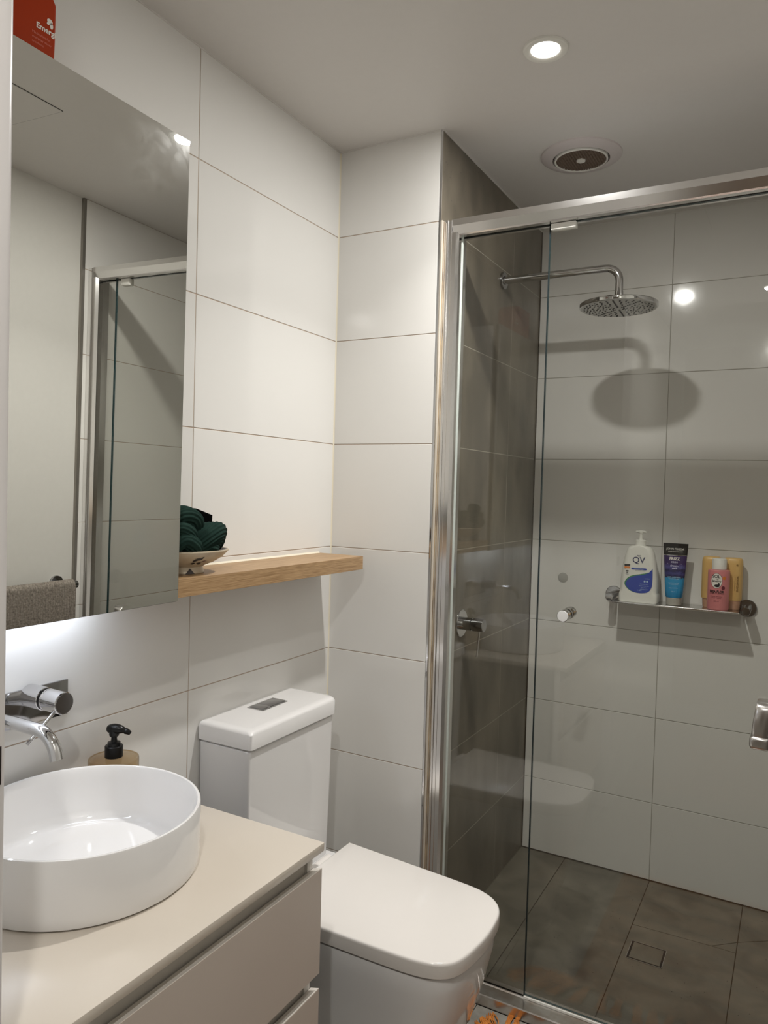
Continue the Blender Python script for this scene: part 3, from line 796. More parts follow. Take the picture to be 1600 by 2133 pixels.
loft(bm, [lid_ring(0.4115, 0.012), lid_ring(0.4135, 0.003), lid_ring(0.420, 0.0), lid_ring(0.4385, 0.001), lid_ring(0.4425, 0.004), lid_ring(0.4445, 0.010), lid_ring(0.4455, 0.022)])
obj('lid', bm, M_SEAT, tl, angle=40)
for y in (0.17, 0.33):
    obj('hinge', lathe(BM(), [(0.014, -0.03), (0.0155, -0.028), (0.0155, 0.028), (0.014, 0.03)], (0.192, y, 0.425), 20, 'y'), M_SEAT, tl)
cist = BM()
def crr(x0, x1, y0, y1, z, r=0.012, rf=None):
    """rounded plan outline; the far front corner can have its own radius"""
    rf = rf or r
    out = []
    for cx, cy, a0, rr in ((x1, y1, 0, rf), (x0, y1, 90, 0.004), (x0, y0, 180, 0.004), (x1, y0, 270, r)):
        sx = -1 if cx == x1 else 1; sy = -1 if cy == y1 else 1
        for k in range(7):
            a = math.radians(a0 + 15 * k)
            out.append((cx + sx * rr + rr * math.cos(a), cy + sy * rr + rr * math.sin(a), z))
    return out
loft(cist, [crr(0.004, 0.148, 0.086, 0.420, 0.405, 0.006, 0.014), crr(0.004, 0.150, 0.084, 0.424, 0.55, 0.006, 0.014), crr(0.004, 0.153, 0.081, 0.428, 0.774, 0.006, 0.016), crr(0.004, 0.150, 0.084, 0.425, 0.7765, 0.006, 0.016)])
obj('cistern', cist, M_CERAMIC, tl, angle=40)
bm = BM(); loft(bm, [crr(0.006, 0.147, 0.087, 0.422, z, 0.012, 0.02) for z in (0.776, 0.7795)])
obj('lid_gap', bm, M_GAP, tl)
bm = BM()
loft(bm, [crr(0.006, 0.157, 0.079, 0.434, 0.779, 0.012, 0.028), crr(0.003, 0.160, 0.076, 0.437, 0.782, 0.008, 0.028), crr(0.003, 0.160, 0.076, 0.437, 0.815, 0.008, 0.028), crr(0.0045, 0.1575, 0.0785, 0.4345, 0.8205, 0.013, 0.030), crr(0.008, 0.152, 0.084, 0.429, 0.8235, 0.012, 0.028), crr(0.016, 0.14, 0.096, 0.417, 0.8245, 0.01, 0.025)])
cl_ = obj('cistern_lid', bm, M_CERAMIC, tl, angle=40)
bm = BM(); box(bm, 0.033, 0.083, 0.214, 0.316, 0.8240, 0.8262, 0.0008, 2)
obj('button_plate', bm, M_CHROME, cl_)
for y0, y1 in ((0.219, 0.249), (0.2502, 0.311)):
    bm = BM(); box(bm, 0.037, 0.078, y0, y1, 0.826, 0.8285, 0.0008, 2)
    obj('flush_button', bm, M_CHROME_DARK, cl_)

# ---------------------------------------------------------------- shower screen
YG = 0.682
scr = thing('shower_screen', (0.82, 0.67, 0.0), 'silver framed glass shower screen with a pivot door', 'shower screen')
HZ0, HZ1 = 2.066, 2.1075
XA, XB = XN + 0.0003, XW - 0.0003
bm = BM(); box(bm, XA + 0.0145, XA + 0.024, 0.645, 0.700, 0.03, HZ1 - 0.001, 0.0008, 1); box(bm, XA, XA + 0.0145, 0.641, 0.700, 0.03, HZ1 - 0.001, 0.0008, 1)
obj('wall_channel', bm, M_ALU, scr, smooth=False)
bm = BM(); loft(bm, [[(XA + 0.0245, 0.645, z), (XA + 0.036, 0.645, z), (XA + 0.042, 0.655, z), (XA + 0.044, 0.672, z), (XA + 0.044, 0.700, z), (XA + 0.0245, 0.700, z)] for z in (0.03, HZ0 + 0.006)])
obj('stile', bm, M_ALU, scr, smooth=False)
bm = BM(); box(bm, XA + 0.0435, XA + 0.0465, 0.671, 0.676, 0.03, HZ0)
obj('glazing_seal', bm, mat('pale_glazing_seal', (0.55, 0.60, 0.56), 0.3), scr, smooth=False)
bm = BM()
box(bm, XB - 0.024, XB, 0.645, 0.700, 0.03, HZ1 - 0.001, 0.0008, 1)
obj('wall_channel', bm, M_ALU, scr, smooth=False)
bm = BM(); loft(bm, [[(XB - 0.0245, 0.645, z), (XB - 0.0245, 0.700, z), (XB - 0.044, 0.700, z), (XB - 0.044, 0.672, z), (XB - 0.042, 0.655, z), (XB - 0.036, 0.645, z)] for z in (0.03, HZ0 + 0.006)])
obj('stile', bm, M_ALU, scr, smooth=False)
bm = BM()
hp = [(0.645, HZ1), (0.645, HZ1 - 0.017), (0.653, HZ0 + 0.003), (0.657, HZ0), (0.674, HZ0), (0.674, HZ0 + 0.012), (0.690, HZ0 + 0.012), (0.690, HZ0), (0.700, HZ0), (0.700, HZ1)]
loft(bm, [[(x, y, z) for y, z in hp] for x in (XA + 0.0246, XB - 0.0246)])
obj('header_rail', bm, M_ALU, scr, smooth=False)
bm = BM()
sp_ = [(0.631, 0.0), (0.631, 0.0275), (0.6335, 0.030), (0.672, 0.0315), (0.676, 0.033), (0.700, 0.033), (0.700, 0.0)]
loft(bm, [[(x, y, z) for y, z in sp_] for x in (XA, XB)])
obj('sill', bm, M_ALU_DULL, scr, smooth=False)
bm = BM(); box(bm, 0.6135, 1.240, 0.672, 0.677, 0.0325, 0.0375)
obj('door_seal', bm, M_WHITE_P, scr, smooth=False)

def pane(name, x0, x1, z0, z1):
    bm = BM(); box(bm, x0, x1, YG - 0.003, YG + 0.003, z0, z1)
    o = obj(name, bm, [M_GLASS, M_GLASS_EDGE], scr, smooth=False)
    for f in o.data.polygons:
        if abs(f.normal.y) < 0.5: f.material_index = 1
    return o
pane('fixed_pane', XA + 0.043, 0.6111, 0.033, HZ0 + 0.010)
obj('edge_seal', box(BM(), 0.6112, 0.6138, YG - 0.0034, YG + 0.0034, 0.036, HZ0 - 0.004), M_SEALDARK, scr, smooth=False)
dp_ = pane('door_pane', 0.6139, 1.2405, 0.038, HZ0 - 0.001)
pane('fixed_pane', 1.2445, XB - 0.043, 0.033, HZ0 + 0.010)
for x0 in (0.6165, 1.1735):
    bm = BM(); box(bm, x0, x0 + 0.064 if x0 < 1 else x0 + 0.040, 0.671, 0.693, HZ0 - (0.016 if x0 < 1 else 0.024), HZ0 - 0.001, 0.0012, 2)
    obj('pivot_block', bm, M_WHITE_P, dp_)
hy = YG - 0.035
bm = BM()
hp_ = spline([(1.155, hy + 0.03, 0.918), (1.154, hy + 0.008, 0.917), (1.152, hy - 0.004, 0.905), (1.147, hy - 0.006, 0.868), (1.145, hy + 0.002, 0.835), (1.146, hy + 0.03, 0.828)], 6)
loft(bm, [[p + Vector((0.018 * c, 0.006 * s, 0.002 * s)) for c, s in [(math.cos(2 * math.pi * k / 20), math.sin(2 * math.pi * k / 20)) for k in range(20)]] for p in hp_])
obj('door_handle', bm, M_STEEL, dp_)
bm = BM(); box(bm, 1.124, 1.166, hy - 0.012, hy + 0.031, 0.812, 0.842, 0.008, 3)
obj('handle_foot', bm, M_STEEL, dp_)
KX, KZ = 0.6905, 1.0646
for sg in (-1, 1):
    kb = obj('door_knob', lathe(BM(), [(0.0125, sg * 0.0032), (0.0125, sg * 0.009), (0.0115, sg * 0.0095), (0.0115, sg * 0.0125), (0.0150, sg * 0.0132), (0.0150, sg * 0.023), (0.0143, sg * 0.0236), (0.0143, sg * 0.0252), (0.0150, sg * 0.0258), (0.0150, sg * 0.0385), (0.0140, sg * 0.0398)], (KX, YG, KZ), 36, 'y'), M_CHROME, dp_)
    obj('knob_face', lathe(BM(), [(0.0138, sg * 0.0397), (0.0132, sg * 0.0406), (0.002, sg * 0.0408)], (KX, YG, KZ), 36, 'y'), M_KNOBFACE, kb)
# yellowed silicone between the nib and the screen
bm = BM(); box(bm, XN, XN + 0.0045, YB + 0.0045, 0.6412, 0.0, HZ1 - 0.004, 0.001, 1)
sb = obj('silicone_joint', bm, M_SIL_BROWN, scr, smooth=False)
bm = BM(); box(bm, XN + 0.004, XN + 0.0050, YB + 0.0115, YB + 0.0155, 0.0, HZ1 - 0.006)
obj('brown_stain', bm, M_SIL_STAIN, scr, smooth=False)

# ---------------------------------------------------------------- shower fittings
AY, AZ = 1.1046, 2.0625
arm = thing('shower_rose', (XN, AY, AZ), 'chrome rain shower rose on a bent wall arm', 'shower rose')
obj('wall_flange', lathe(BM(), [(0.0275, 0.0003), (0.0275, 0.008), (0.0262, 0.0095), (0.014, 0.0095), (0.0135, 0.013)], (XN, AY, AZ), 40, 'x'), M_CHROME_DARK, arm)
HXc = 0.700
path = [(XN + 0.009, AY, AZ), (XN + 0.15, AY, AZ), (HXc - 0.045, AY, AZ)] + arc((HXc - 0.042, AY, AZ - 0.042), 0.042, math.pi / 2, 0, 10, (1, 0, 0), (0, 0, 1))[1:] + [(HXc, AY, AZ - 0.075)]
obj('shower_arm', sweep(BM(), path, 0.0118, 20), M_CHROME, arm)
obj('swivel_joint', lathe(BM(), [(0.0112, 1.952), (0.0112, 1.972), (0.013, 1.974), (0.013, 1.989)], (HXc, AY, 0), 24), M_CHROME, arm)
HZ = 1.9385
hd = obj('rose_plate', lathe(BM(), [(0.111, HZ - 0.0005), (0.1145, HZ + 0.0015), (0.115, HZ + 0.004), (0.115, HZ + 0.011), (0.1135, HZ + 0.013), (0.03, HZ + 0.015), (0.013, HZ + 0.017)], (HXc, AY, 0), 72), M_CHROME, arm)
obj('spray_face', lathe(BM(), [(0.110, HZ - 0.0008), (0.110, HZ - 0.0003)], (HXc, AY, 0), 64), mat('grey_spray_face', (0.50, 0.50, 0.49), 0.3, 0.7), arm)
bm = BM()
spots = []
for k in range(8):
    a = math.radians(45 * k + 3)
    for r in [0.016 + 0.0095 * i for i in range(10)]: spots.append((r, a))
    for rr, n in ((0.045, 1), (0.06, 2), (0.075, 2), (0.09, 3), (0.10, 3)):
        for j in range(n): spots.append((rr, a + math.radians(45) * (j + 1) / (n + 1)))
for r, a in spots:
    lathe(bm, [(0.0026, HZ - 0.0006), (0.0022, HZ - 0.0024)], (HXc + r * math.cos(a), AY + r * math.sin(a), 0), 7, cap0=False)
obj('nozzles', bm, M_BLACK, arm)['kind'] = 'stuff'

MXY, MXZ = 0.849, 0.976
mx_ = thing('shower_mixer', (XN, MXY, MXZ), 'round chrome shower mixer on the dark tiled wall', 'mixer')
obj('cover_plate', lathe(BM(), [(0.041, 0.0003), (0.041, 0.003), (0.039, 0.0045), (0.02, 0.0045)], (XN, MXY, MXZ), 48, 'x'), M_CHROME, mx_)
obj('mixer_body', lathe(BM(), [(0.019, 0.0045), (0.019, 0.036), (0.0175, 0.0365), (0.0175, 0.040), (0.0195, 0.0405), (0.0195, 0.073), (0.0185, 0.0745)], (XN, MXY, MXZ), 40, 'x'), M_CHROME_DARK, mx_)
obj('pin_lever', sweep(BM(), [(XN + 0.060, MXY, MXZ - 0.018), (XN + 0.055, MXY - 0.004, MXZ - 0.095)], 0.0027, 12), M_CHROME, mx_)

tile_disc = obj('grey_disc', lathe(BM(), [(0.0185, -0.0002), (0.0185, -0.0009), (0.0178, -0.0012)], (0.4496, YS, 1.0646), 36, 'y'), M_GREY_DISC, base=(0.4496, YS, 1.0646))  # thin flat grey disc laid on the tile face
tag(tile_disc, 'faint grey disc on the white tile left of the shower shelf', 'disc')

drx0, drx1, dry0, dry1 = 0.8095, 0.910, 1.0095, 1.1055
drn = thing('floor_drain', (0.86, 1.057, ZF), 'square tile insert drain in the shower floor', 'drain')
bm = BM(); box(bm, drx0, drx1, dry0, dry1, ZF - 0.0005, ZF + 0.0004)
obj('dark_slot', bm, M_GAP, drn, smooth=False)
bm = BM()
for a in ((drx0, drx1, dry0, dry0 + 0.0016), (drx0, drx1, dry1 - 0.0016, dry1), (drx0, drx0 + 0.0016, dry0, dry1), (drx1 - 0.0016, drx1, dry0, dry1)): box(bm, *a, ZF, ZF + 0.0014)
obj('steel_frame', bm, M_STEEL, drn, smooth=False)
bm = BM(); box(bm, drx0 + 0.0075, drx1 - 0.0075, dry0 + 0.0075, dry1 - 0.0055, ZF, ZF + 0.0012)
obj('tile_insert', bm, M_FLOOR, drn, smooth=False)

# wall shelf with two round bosses
RZ = 1.0115
rk = thing('shower_shelf', (0.85, YS, RZ), 'chrome shower shelf between two round wall bosses', 'shelf')
bm = BM(); box(bm, 0.652, 1.0475, YS - 0.112, YS - 0.006, RZ - 0.0035, RZ, 0.001, 1)
obj('shelf_plate', bm, mat('smoky_chrome_plate', (0.55, 0.54, 0.53), 0.15, 1.0), rk, smooth=False)
bm = BM(); box(bm, 0.652, 1.0475, YS - 0.1145, YS - 0.111, RZ - 0.006, RZ + 0.0008, 0.0016, 3)
obj('edge_glint_strip', bm, M_ALU, rk)  # brighter metal strip added, standing in for the glint on the shelf edge
for x, z in ((0.6355, 1.0225), (1.065, 1.0145)):
    b = obj('wall_boss', lathe(BM(), [(0.0285, -0.0003), (0.0285, -0.007), (0.027, -0.0085), (0.0145, -0.009)], (x, YS, z), 40, 'y'), M_CHROME_DARK, rk)
    obj('post', lathe(BM(), [(0.0135, -0.008), (0.0135, -0.080), (0.0125, -0.0815), (0.001, -0.082)], (x, YS, z - 0.002), 32, 'y'), M_CHROME_DARK, b)

# ---------------------------------------------------------------- bottles on the shower shelf
def body(sections, n=8):
    """sections: (z, cx, cy, w, d, r)"""
    return loft(BM(), [[(x, y, z) for x, y in rrect(cx, cy, w, d, r, n)] for z, cx, cy, w, d, r in sections])
z0 = RZ + 0.0004
QX, QY, QF = 0.733, YS - 0.068, YS - 0.098
qv = thing('wash_bottle', (QX, QY, z0), 'large white pump bottle with a blue drop label on the shower shelf', 'bottle')
def qs(z, w, d, r): return (z0 + z, QX, QF + d / 2, w, d, r)
obj('bottle_body', body([qs(0, 0.122, 0.058, 0.010), qs(0.003, 0.127, 0.060, 0.012), qs(0.022, 0.127, 0.060, 0.012), qs(0.030, 0.1255, 0.0598, 0.014), qs(0.034, 0.120, 0.058, 0.016), qs(0.045, 0.1225, 0.058, 0.018), qs(0.075, 0.121, 0.0575, 0.020), qs(0.105, 0.115, 0.0565, 0.020), qs(0.135, 0.107, 0.055, 0.020), qs(0.160, 0.096, 0.053, 0.020), qs(0.178, 0.085, 0.050, 0.020), qs(0.1865, 0.074, 0.046, 0.020), qs(0.191, 0.056, 0.038, 0.0185), qs(0.193, 0.030, 0.030, 0.0145)]), M_BOTTLE_W, qv, angle=50)
QC = (QX, QF + 0.026, z0)
pu = obj('pump_collar', lathe(BM(), [(0.0175, 0.192), (0.0175, 0.210), (0.016, 0.2115), (0.0065, 0.213), (0.0055, 0.216), (0.0048, 0.236)], QC, 28), M_BOTTLE_W, qv)
bm = BM()
lathe(bm, [(0.0068, 0.2345), (0.0072, 0.2405), (0.005, 0.2425)], QC, 20)
sweep(bm, [Vector(QC) + Vector(p) for p in ((-0.017, 0.004, 0.2395), (0, 0, 0.2405), (0.018, -0.004, 0.2395))], [0.0035, 0.0045, 0.0035], 12)
obj('pump_head', bm, M_BOTTLE_W, qv)
pq = lambda u, v, w: (QX + u, QF - 0.0004 - w, z0 + v)
pq2 = lambda u, v, w: (QX + u, QF - 0.0007 - w, z0 + v)
bm = BM(); text_bm(bm, 'QV', 0.030, pq, bold=0.0004, sx=0.95) if False else None
bm = BM()
text_bm(bm, 'QV', 0.029, lambda u, v, w: pq(u, v + 0.1435, w), bold=0.0003)
text_bm(bm, 'ego', 0.009, lambda u, v, w: pq(u + 0.001, v + 0.160, w))
obj('navy_lettering', bm, M_PRINT_NAVY, qv, smooth=False)
# drop shape with pointed top right
def drop(s=1.0, dx=0, dz=0):
    P = [(0.046, 0.118), (0.047, 0.085), (0.0455, 0.058), (0.036, 0.040), (0.018, 0.0335), (-0.004, 0.0335), (-0.025, 0.041), (-0.039, 0.056), (-0.040, 0.066), (-0.030, 0.080), (-0.012, 0.0895), (0.012, 0.0945), (0.030, 0.101), (0.040, 0.110)]
    return [(p.x + dx, p.y + dz) for p in spline([(a, b, 0) for a, b in P] + [(P[0][0], P[0][1], 0)], 4)[:-1]]
bm = BM(); flat_poly(bm, [(x - 0.003 if x < 0.02 else x, y + (0.003 if y > 0.06 and x < 0.03 else 0)) for x, y in drop()], pq)
obj('green_crescent', bm, M_PRINT_GREEN, qv, smooth=False)
bm = BM(); flat_poly(bm, drop(), pq2); flat_poly(bm, [(x, y) for x, y in rrect(0.002, 0.1145, 0.050, 0.0065, 0.003, 4)], pq)
obj('blue_drop', bm, M_PRINT_BLUE, qv, smooth=False)
bm = BM()
pq3 = lambda u, v, w: (QX + u, QF - 0.0010 - w, z0 + v)
text_bm(bm, 'Gentle Wash', 0.0058, lambda u, v, w: pq3(u + 0.002, v + 0.1145, w))
for i, s in enumerate(('hydrates and', 'cleanses dry skin', 'soap free', 'pH balanced')): text_bm(bm, s, 0.0048, lambda u, v, w, i=i: pq3(u + 0.020, v + 0.064 - 0.006 * i, w))
text_bm(bm, 'sensitive', 0.005, lambda u, v, w: pq3(u + 0.030, v + 0.083, w))
flat_poly(bm, ellipse(0.022, 0.0735, 0.003, 0.0035, 12), pq3); flat_poly(bm, ellipse(0.030, 0.0735, 0.003, 0.0035, 12), pq3)
text_bm(bm, '1 litre', 0.006, lambda u, v, w: pq3(u + 0.006, v + 0.042, w))
obj('pale_lettering', bm, M_PRINT_PALE, qv, smooth=False)
bm = BM(); flat_poly(bm, rrect(-0.0365, 0.1255, 0.019, 0.007, 0.001, 2), pq)
text_bm(bm, 'for sensitive skin', 0.0045, lambda u, v, w: pq(u + 0.006, v + 0.1085, w))
flat_poly(bm, ellipse(-0.036, 0.105, 0.0055, 0.0025, 14), pq); flat_poly(bm, ellipse(-0.036, 0.100, 0.0035, 0.0012, 12), pq); flat_poly(bm, ellipse(-0.036, 0.094, 0.006, 0.0007, 12), pq)
obj('dark_badge', bm, M_PRINT_K, qv, smooth=False)
bm = BM(); flat_poly(bm, rrect(-0.0365, 0.1175, 0.019, 0.0065, 0.001, 2), pq)
obj('orange_badge', bm, M_PRINT_ORANGE, qv, smooth=False)

TX, TY = 0.8445, YS - 0.062
tb = thing('conditioner_tube', (TX, TY, z0), 'black purple and cyan squeeze tube standing on its cap', 'tube')
obj('cap', lathe(BM(), [(0.0235, 0), (0.0245, 0.001), (0.0255, 0.024), (0.025, 0.0248)], (TX, TY, z0), 36), M_CLEARCAP, tb)
def tsec(z, w, d):
    return [(TX + w / 2 * math.cos(a) * (1 if abs(math.cos(a)) < .999 else 1), TY + d / 2 * math.copysign(abs(math.sin(a)) ** 0.85, math.sin(a)), z0 + z) for a in [2 * math.pi * k / 36 for k in range(36)]]
tz = [(0.025, 0.050, 0.049), (0.027, 0.0545, 0.052), (0.05, 0.0585, 0.048), (0.08, 0.0625, 0.041), (0.11, 0.0665, 0.033), (0.14, 0.0705, 0.024), (0.166, 0.074, 0.015)]
tub = BM(); loft(tub, [tsec(z, w, d) for z, w, d in tz])
bd = obj('tube_body', tub, M_TUBE, tb, angle=50)
tub = BM(); loft(tub, [tsec(0.1661, 0.0742, 0.0152), tsec(0.185, 0.077, 0.0075), tsec(0.194, 0.0785, 0.003), tsec(0.206, 0.079, 0.002)])
obj('crimped_end', tub, M_BLACK, tb, angle=50)
tub = BM(); loft(tub, [tsec(0.1652, 0.0745, 0.0158), tsec(0.1668, 0.0746, 0.0157)])
obj('silver_band', tub, M_ALU, tb)
def pt(u, v, w):
    # front surface of the tube at height v
    ws = tz + [(0.185, 0.077, 0.0075), (0.194, 0.0785, 0.003), (0.206, 0.079, 0.002)]
    for a, b in zip(ws, ws[1:]):
        if a[0] <= v <= b[0]:
            k = (v - a[0]) / (b[0] - a[0]); W_, D_ = a[1] + (b[1] - a[1]) * k, a[2] + (b[2] - a[2]) * k
            break
    c = max(-0.98, min(0.98, u / (W_ / 2)))
    return (TX + u, TY - D_ / 2 * math.sqrt(1 - c * c) ** 0.85 - 0.0005 - w, z0 + v)
bm = BM()
text_bm(bm, 'JOHN FRIEDA', 0.0088, lambda u, v, w: pt(u - 0.001, v + 0.187, w), sx=1.05)
text_bm(bm, 'london paris new york', 0.0050, lambda u, v, w: pt(u, v + 0.1785, w))
text_bm(bm, 'FRIZZ', 0.0125, lambda u, v, w: pt(u - 0.001, v + 0.1545, w), bold=0.0005)
obj('white_lettering', bm, M_PRINT_W, tb, smooth=False)
bm = BM()
text_bm(bm, 'ease', 0.0125, lambda u, v, w: pt(u - 0.001, v + 0.1445, w))
text_bm(bm, 'dream', 0.0100, lambda u, v, w: pt(u - 0.001, v + 0.1315, w), bold=0.0001)
text_bm(bm, 'curls', 0.0085, lambda u, v, w: pt(u + 0.001, v + 0.1235, w), bold=0.0003)
flat_poly(bm, [(-0.024, 0.1382), (0.022, 0.1382), (0.022, 0.1388), (-0.024, 0.1388)], pt)
obj('lavender_lettering', bm, M_PRINT_LAV, tb, smooth=False)
bm = BM()
text_bm(bm, 'CURL-DEFINING', 0.0058, lambda u, v, w: pt(u, v + 0.0935, w)); text_bm(bm, 'CONDITIONER', 0.0048, lambda u, v, w: pt(u, v + 0.088, w))
for i, (s, q) in enumerate((('magnesium enriched', 0.0745), ('for natural waves', 0.070), ('defined frizz free', 0.058), ('250 ml', 0.046))): text_bm(bm, s, 0.0042, lambda u, v, w, q=q: pt(u, v + q, w))
obj('pale_lettering', bm, M_PRINT_PALE, tb, smooth=False)

PX, PY, PR = 0.982, YS - 0.080, 0.033
pk = thing('pink_body_wash', (PX, PY, z0), 'pink round bottle with a white cap standing in front of two yellow ones', 'bottle')
obj('bottle_body', lathe(BM(), [(0.029, 0), (0.0318, 0.002), (PR, 0.006), (PR, 0.124), (0.032, 0.1285), (0.028, 0.130), (0.021, 0.131)], (PX, PY, z0), 56), M_PINK, pk)
obj('cap', lathe(BM(), [(0.0225, 0.1315), (0.0225, 0.160), (0.0212, 0.1645), (0.017, 0.1665), (0.004, 0.167)], (PX, PY, z0), 40), M_WHITE_P, pk)
# printing faces the camera: wrap round the cylinder
pa0 = math.radians(-90)
def pp(u, v, w):
    a = pa0 + u / PR
    R = PR + 0.0004 + w
    return (PX + R * math.cos(a), PY + R * math.sin(a), z0 + v)
bm = BM(); flat = ellipse(-0.004, 0.096, 0.0165, 0.023, 40)
for i in range(6):    # rings of quads so the badge bends with the bottle
    pass
def disc(bm, cx, cy, a, b, off, n=40, rings_=4):
    prev = None
    c = bm.verts.new(Vector(pp(cx, cy, off)))
    for q in range(1, rings_ + 1):
        cur = [bm.verts.new(Vector(pp(cx + a * q / rings_ * math.cos(2 * math.pi * k / n), cy + b * q / rings_ * math.sin(2 * math.pi * k / n), off))) for k in range(n)]
        for k in range(n):
            if prev is None: bm.faces.new((c, cur[k], cur[(k + 1) % n]))
            else: bm.faces.new((prev[k], prev[(k + 1) % n], cur[(k + 1) % n], cur[k]))
        prev = cur
disc(bm, -0.004, 0.096, 0.0175, 0.0245, 0.0)
obj('oval_border', bm, M_PRINT_K, pk, smooth=False)
bm = BM(); disc(bm, -0.004, 0.096, 0.0166, 0.0236, 0.0003)
obj('oval_badge', bm, M_PRINT_W, pk, smooth=False)
bm = BM()
text_bm(bm, 'SOL', 0.0135, lambda u, v, w: pp(u - 0.005, v + 0.1095, w + 0.0006), bold=0.0002)
text_bm(bm, 'de', 0.006, lambda u, v, w: pp(u - 0.001, v + 0.1015, w + 0.0006))
text_bm(bm, 'Janeiro', 0.0098, lambda u, v, w: pp(u - 0.004, v + 0.0955, w + 0.0006), bold=0.0002)
disc(bm, -0.002, 0.080, 0.008, 0.0045, 0.0006, 20, 2); disc(bm, 0.003, 0.085, 0.003, 0.0045, 0.0006, 16, 2)
text_bm(bm, 'BEIJA FLOR', 0.0112, lambda u, v, w: pp(u - 0.003, v + 0.0605, w), bold=0.0005, sx=0.80)
obj('black_lettering', bm, M_PRINT_K, pk, smooth=False)
bm = BM()
text_bm(bm, 'ELASTI-CREAM BODY WASH', 0.0042, lambda u, v, w: pp(u - 0.003, v + 0.054, w), sx=0.85)
text_bm(bm, 'Plumping, Smoothing', 0.0046, lambda u, v, w: pp(u - 0.003, v + 0.0455, w), sx=0.9); text_bm(bm, 'collagen + squalane', 0.0042, lambda u, v, w: pp(u - 0.003, v + 0.041, w), sx=0.9)
text_bm(bm, '385 ml', 0.0058, lambda u, v, w: pp(u - 0.003, v + 0.030, w))
disc(bm, 0.017, 0.0735, 0.0055, 0.0065, 0.0, 18, 2)
obj('maroon_lettering', bm, M_PRINT_MAR, pk, smooth=False)
bm = BM(); disc(bm, 0.019, 0.1055, 0.0052, 0.0058, 0.0002, 18, 2)
obj('orange_spot', bm, M_PRINT_ORANGE, pk, smooth=False)

def yellow(x, y, label):
    t = thing('yellow_hair_bottle', (x, y, z0), label, 'bottle', 'pair of butter yellow bottles standing on tan caps')
    rr = lambda w, d, z, r: [(a, b, z0 + z) for a, b in rrect(x, y, w, d, r, 8)]
    obj('cap', loft(BM(), [rr(0.046, 0.036, 0, 0.016), rr(0.049, 0.038, 0.002, 0.0175), rr(0.052, 0.039, 0.029, 0.018)]), M_TAN, t, angle=50)
    obj('bottle_body', loft(BM(), [rr(0.056, 0.042, 0.0295, 0.019), rr(0.060, 0.045, 0.033, 0.021), rr(0.060, 0.045, 0.15, 0.021), rr(0.058, 0.044, 0.160, 0.020), rr(0.053, 0.040, 0.1655, 0.019), rr(0.044, 0.033, 0.168, 0.0155)]), M_YELLOW, t, angle=50)
    bm = BM()
    pv = lambda u, v, w: (x + 0.0165 - v, y - 0.0225 - 0.0003 - w + max(0, (-v - 0.0)) * 0.3, z0 + 0.085 + u)
    text_bm(bm, 'BRAZILIAN JOIA', 0.0075, pv, bold=0.0003, sx=0.95)
    text_bm(bm, 'strengthening shampoo', 0.005, lambda u, v, w: pv(u, v + 0.008, w), sx=0.95)
    flat_poly(bm, ellipse(0.014, 0.146, 0.003, 0.003, 12), lambda u, v, w: (x + u, y - 0.0228 - w, z0 + v))
    obj('brown_lettering', bm, M_PRINT_BR, t, smooth=False)
yellow(0.9555, YS - 0.034, 'yellow bottle half hidden behind the pink one, nearer the tube')
yellow(1.0195, YS - 0.038, 'yellow bottle with upright brown lettering, nearer the end boss')

# ---------------------------------------------------------------- towel rail on the right wall (seen in the mirror)
RX, RZ_ = XW - 0.055, 0.988
rail = thing('towel_rail', (XW + 0.01, 0.2, RZ_), 'round chrome towel rail on the plain wall, seen in the mirror', 'towel rail')
for y in (0.548, -0.02):
    obj('wall_disc', lathe(BM(), [(0.027, -0.0003), (0.027, -0.008), (0.0255, -0.009), (0.013, -0.009), (0.013, -0.07)], (XW + 0.010, y, RZ_), 36, 'x'), M_CHROME_DARK, rail)
obj('bar', lathe(BM(), [(0.0125, -0.07), (0.0135, -0.069), (0.0135, 0.581), (0.0125, 0.582)], (RX, 0, RZ_), 28, 'y'), M_CHROME_DARK, rail)
bm = BM()
N = 220
tw = [(RX + 0.0215, RZ_ - 0.56), (RX + 0.0195, RZ_ - 0.1), (RX + 0.0185, RZ_)] + [(RX + 0.0185 * math.cos(a), RZ_ + 0.0185 * math.sin(a)) for a in [math.pi * k / 8 for k in range(1, 8)]] + [(RX - 0.0185, RZ_), (RX - 0.0205, RZ_ - 0.12), (RX - 0.0225, RZ_ - 0.62)]
def trow(off): 
    rows = []
    for i in range(N + 1):
        y = 0.04 + 0.522 * i / N
        rib = 0.0016 * math.cos(i * 2 * math.pi / 4)
        rows.append([(x + (x - RX) / 0.0195 * (rib + off), y, z + (rib + off if z > RZ_ + 0.01 else 0)) for x, z in tw])
    return rows
ro, ri = trow(0.0), trow(-0.0042)
loft(bm, [a + b[::-1] for a, b in zip(ro, ri)])
tag(obj('hand_towel', bm, M_TOWEL, base=(RX, 0.30, RZ_ + 0.02), angle=60), 'ribbed grey brown towel hung over the rail, seen in the mirror', 'towel')

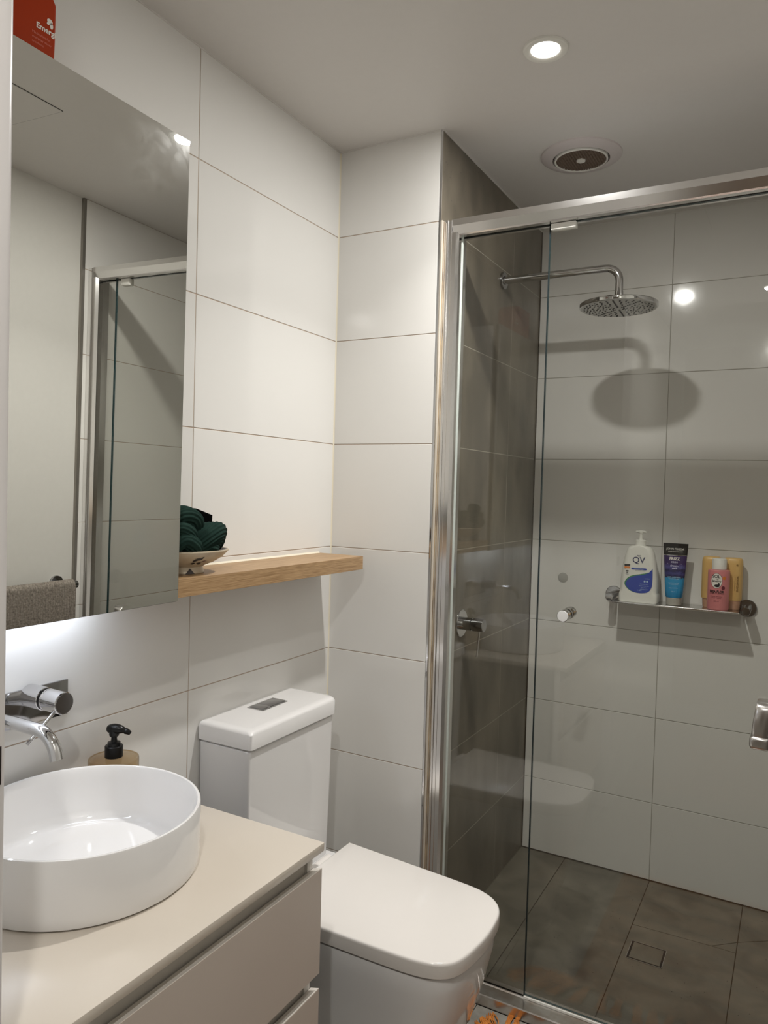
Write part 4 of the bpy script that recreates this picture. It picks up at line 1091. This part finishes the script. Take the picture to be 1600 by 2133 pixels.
# ---------------------------------------------------------------- orange rug with tassels at the bottom edge
rug = thing('fringed_rug', (0.95, 0.15, 0.0), 'orange woven rug with tassels on the grey floor by the shower', 'rug')
bm = BM()
RX0, RX1, RY0, RY1 = 0.70, 1.25, -0.20, 0.525
def rug_grid(bm, x0, x1, y0, y1, nx, ny):
    rnd = random.Random(3)
    g = [[bm.verts.new((x0 + (x1 - x0) * i / nx, y0 + (y1 - y0) * j / ny, 0.009 + 0.003 * rnd.random())) for i in range(nx + 1)] for j in range(ny + 1)]
    for j in range(ny):
        for i in range(nx): bm.faces.new((g[j][i], g[j][i + 1], g[j + 1][i + 1], g[j + 1][i]))
    return bm
bm = BM(); box(bm, RX0, RX1, RY0, RY1, 0.0006, 0.009, 0.002, 1); rug_grid(bm, RX0, RX1, RY0, RY1, 60, 100)
obj('woven_body', bm, M_RUG, rug)
for k in range(6):
    y = -0.14 + 0.11 * k
    bm = BM(); box(bm, RX0 + 0.03, RX1 - 0.03, y, y + 0.02, 0.006, 0.0135, 0.001, 1)
    obj('dark_stripe', bm, M_RUG_DARK, rug)
def tassel(x, y, ang, L, seed, curl=0.0):
    rnd = random.Random(seed)
    bm = BM()
    for k in range(30):
        a = ang + rnd.uniform(-0.16, 0.16)
        pts = []
        for s in range(7):
            q = s / 6
            aa = a + curl * q * q + rnd.uniform(-0.05, 0.05)
            d = L * q * rnd.uniform(0.95, 1.02)
            side = rnd.uniform(-0.006, 0.006)
            pts.append((x + d * math.cos(aa) - side * math.sin(aa), y + d * math.sin(aa) + side * math.cos(aa), 0.004 + 0.016 * math.sin(math.pi * min(1, q + 0.1)) * rnd.uniform(0.4, 1.0)))
        sweep(bm, spline(pts, 2), 0.0016, 5)
    obj('tassel', bm, M_YARN, rug)
for i, (x, y, a, L, cu) in enumerate(((0.70, 0.512, 170, 0.185, -0.25), (0.70, 0.518, 158, 0.165, -0.6), (0.70, 0.522, 142, 0.118, 0.0), (0.715, 0.524, 128, 0.10, 0.1), (0.745, 0.525, 104, 0.08, 0.1))):
    tassel(x, y, math.radians(a), L, 10 + i, cu)
for i in range(11):
    tassel(0.79 + 0.043 * i, 0.525, math.radians(88 + 7 * math.sin(i * 2.1)), 0.07, 40 + i)
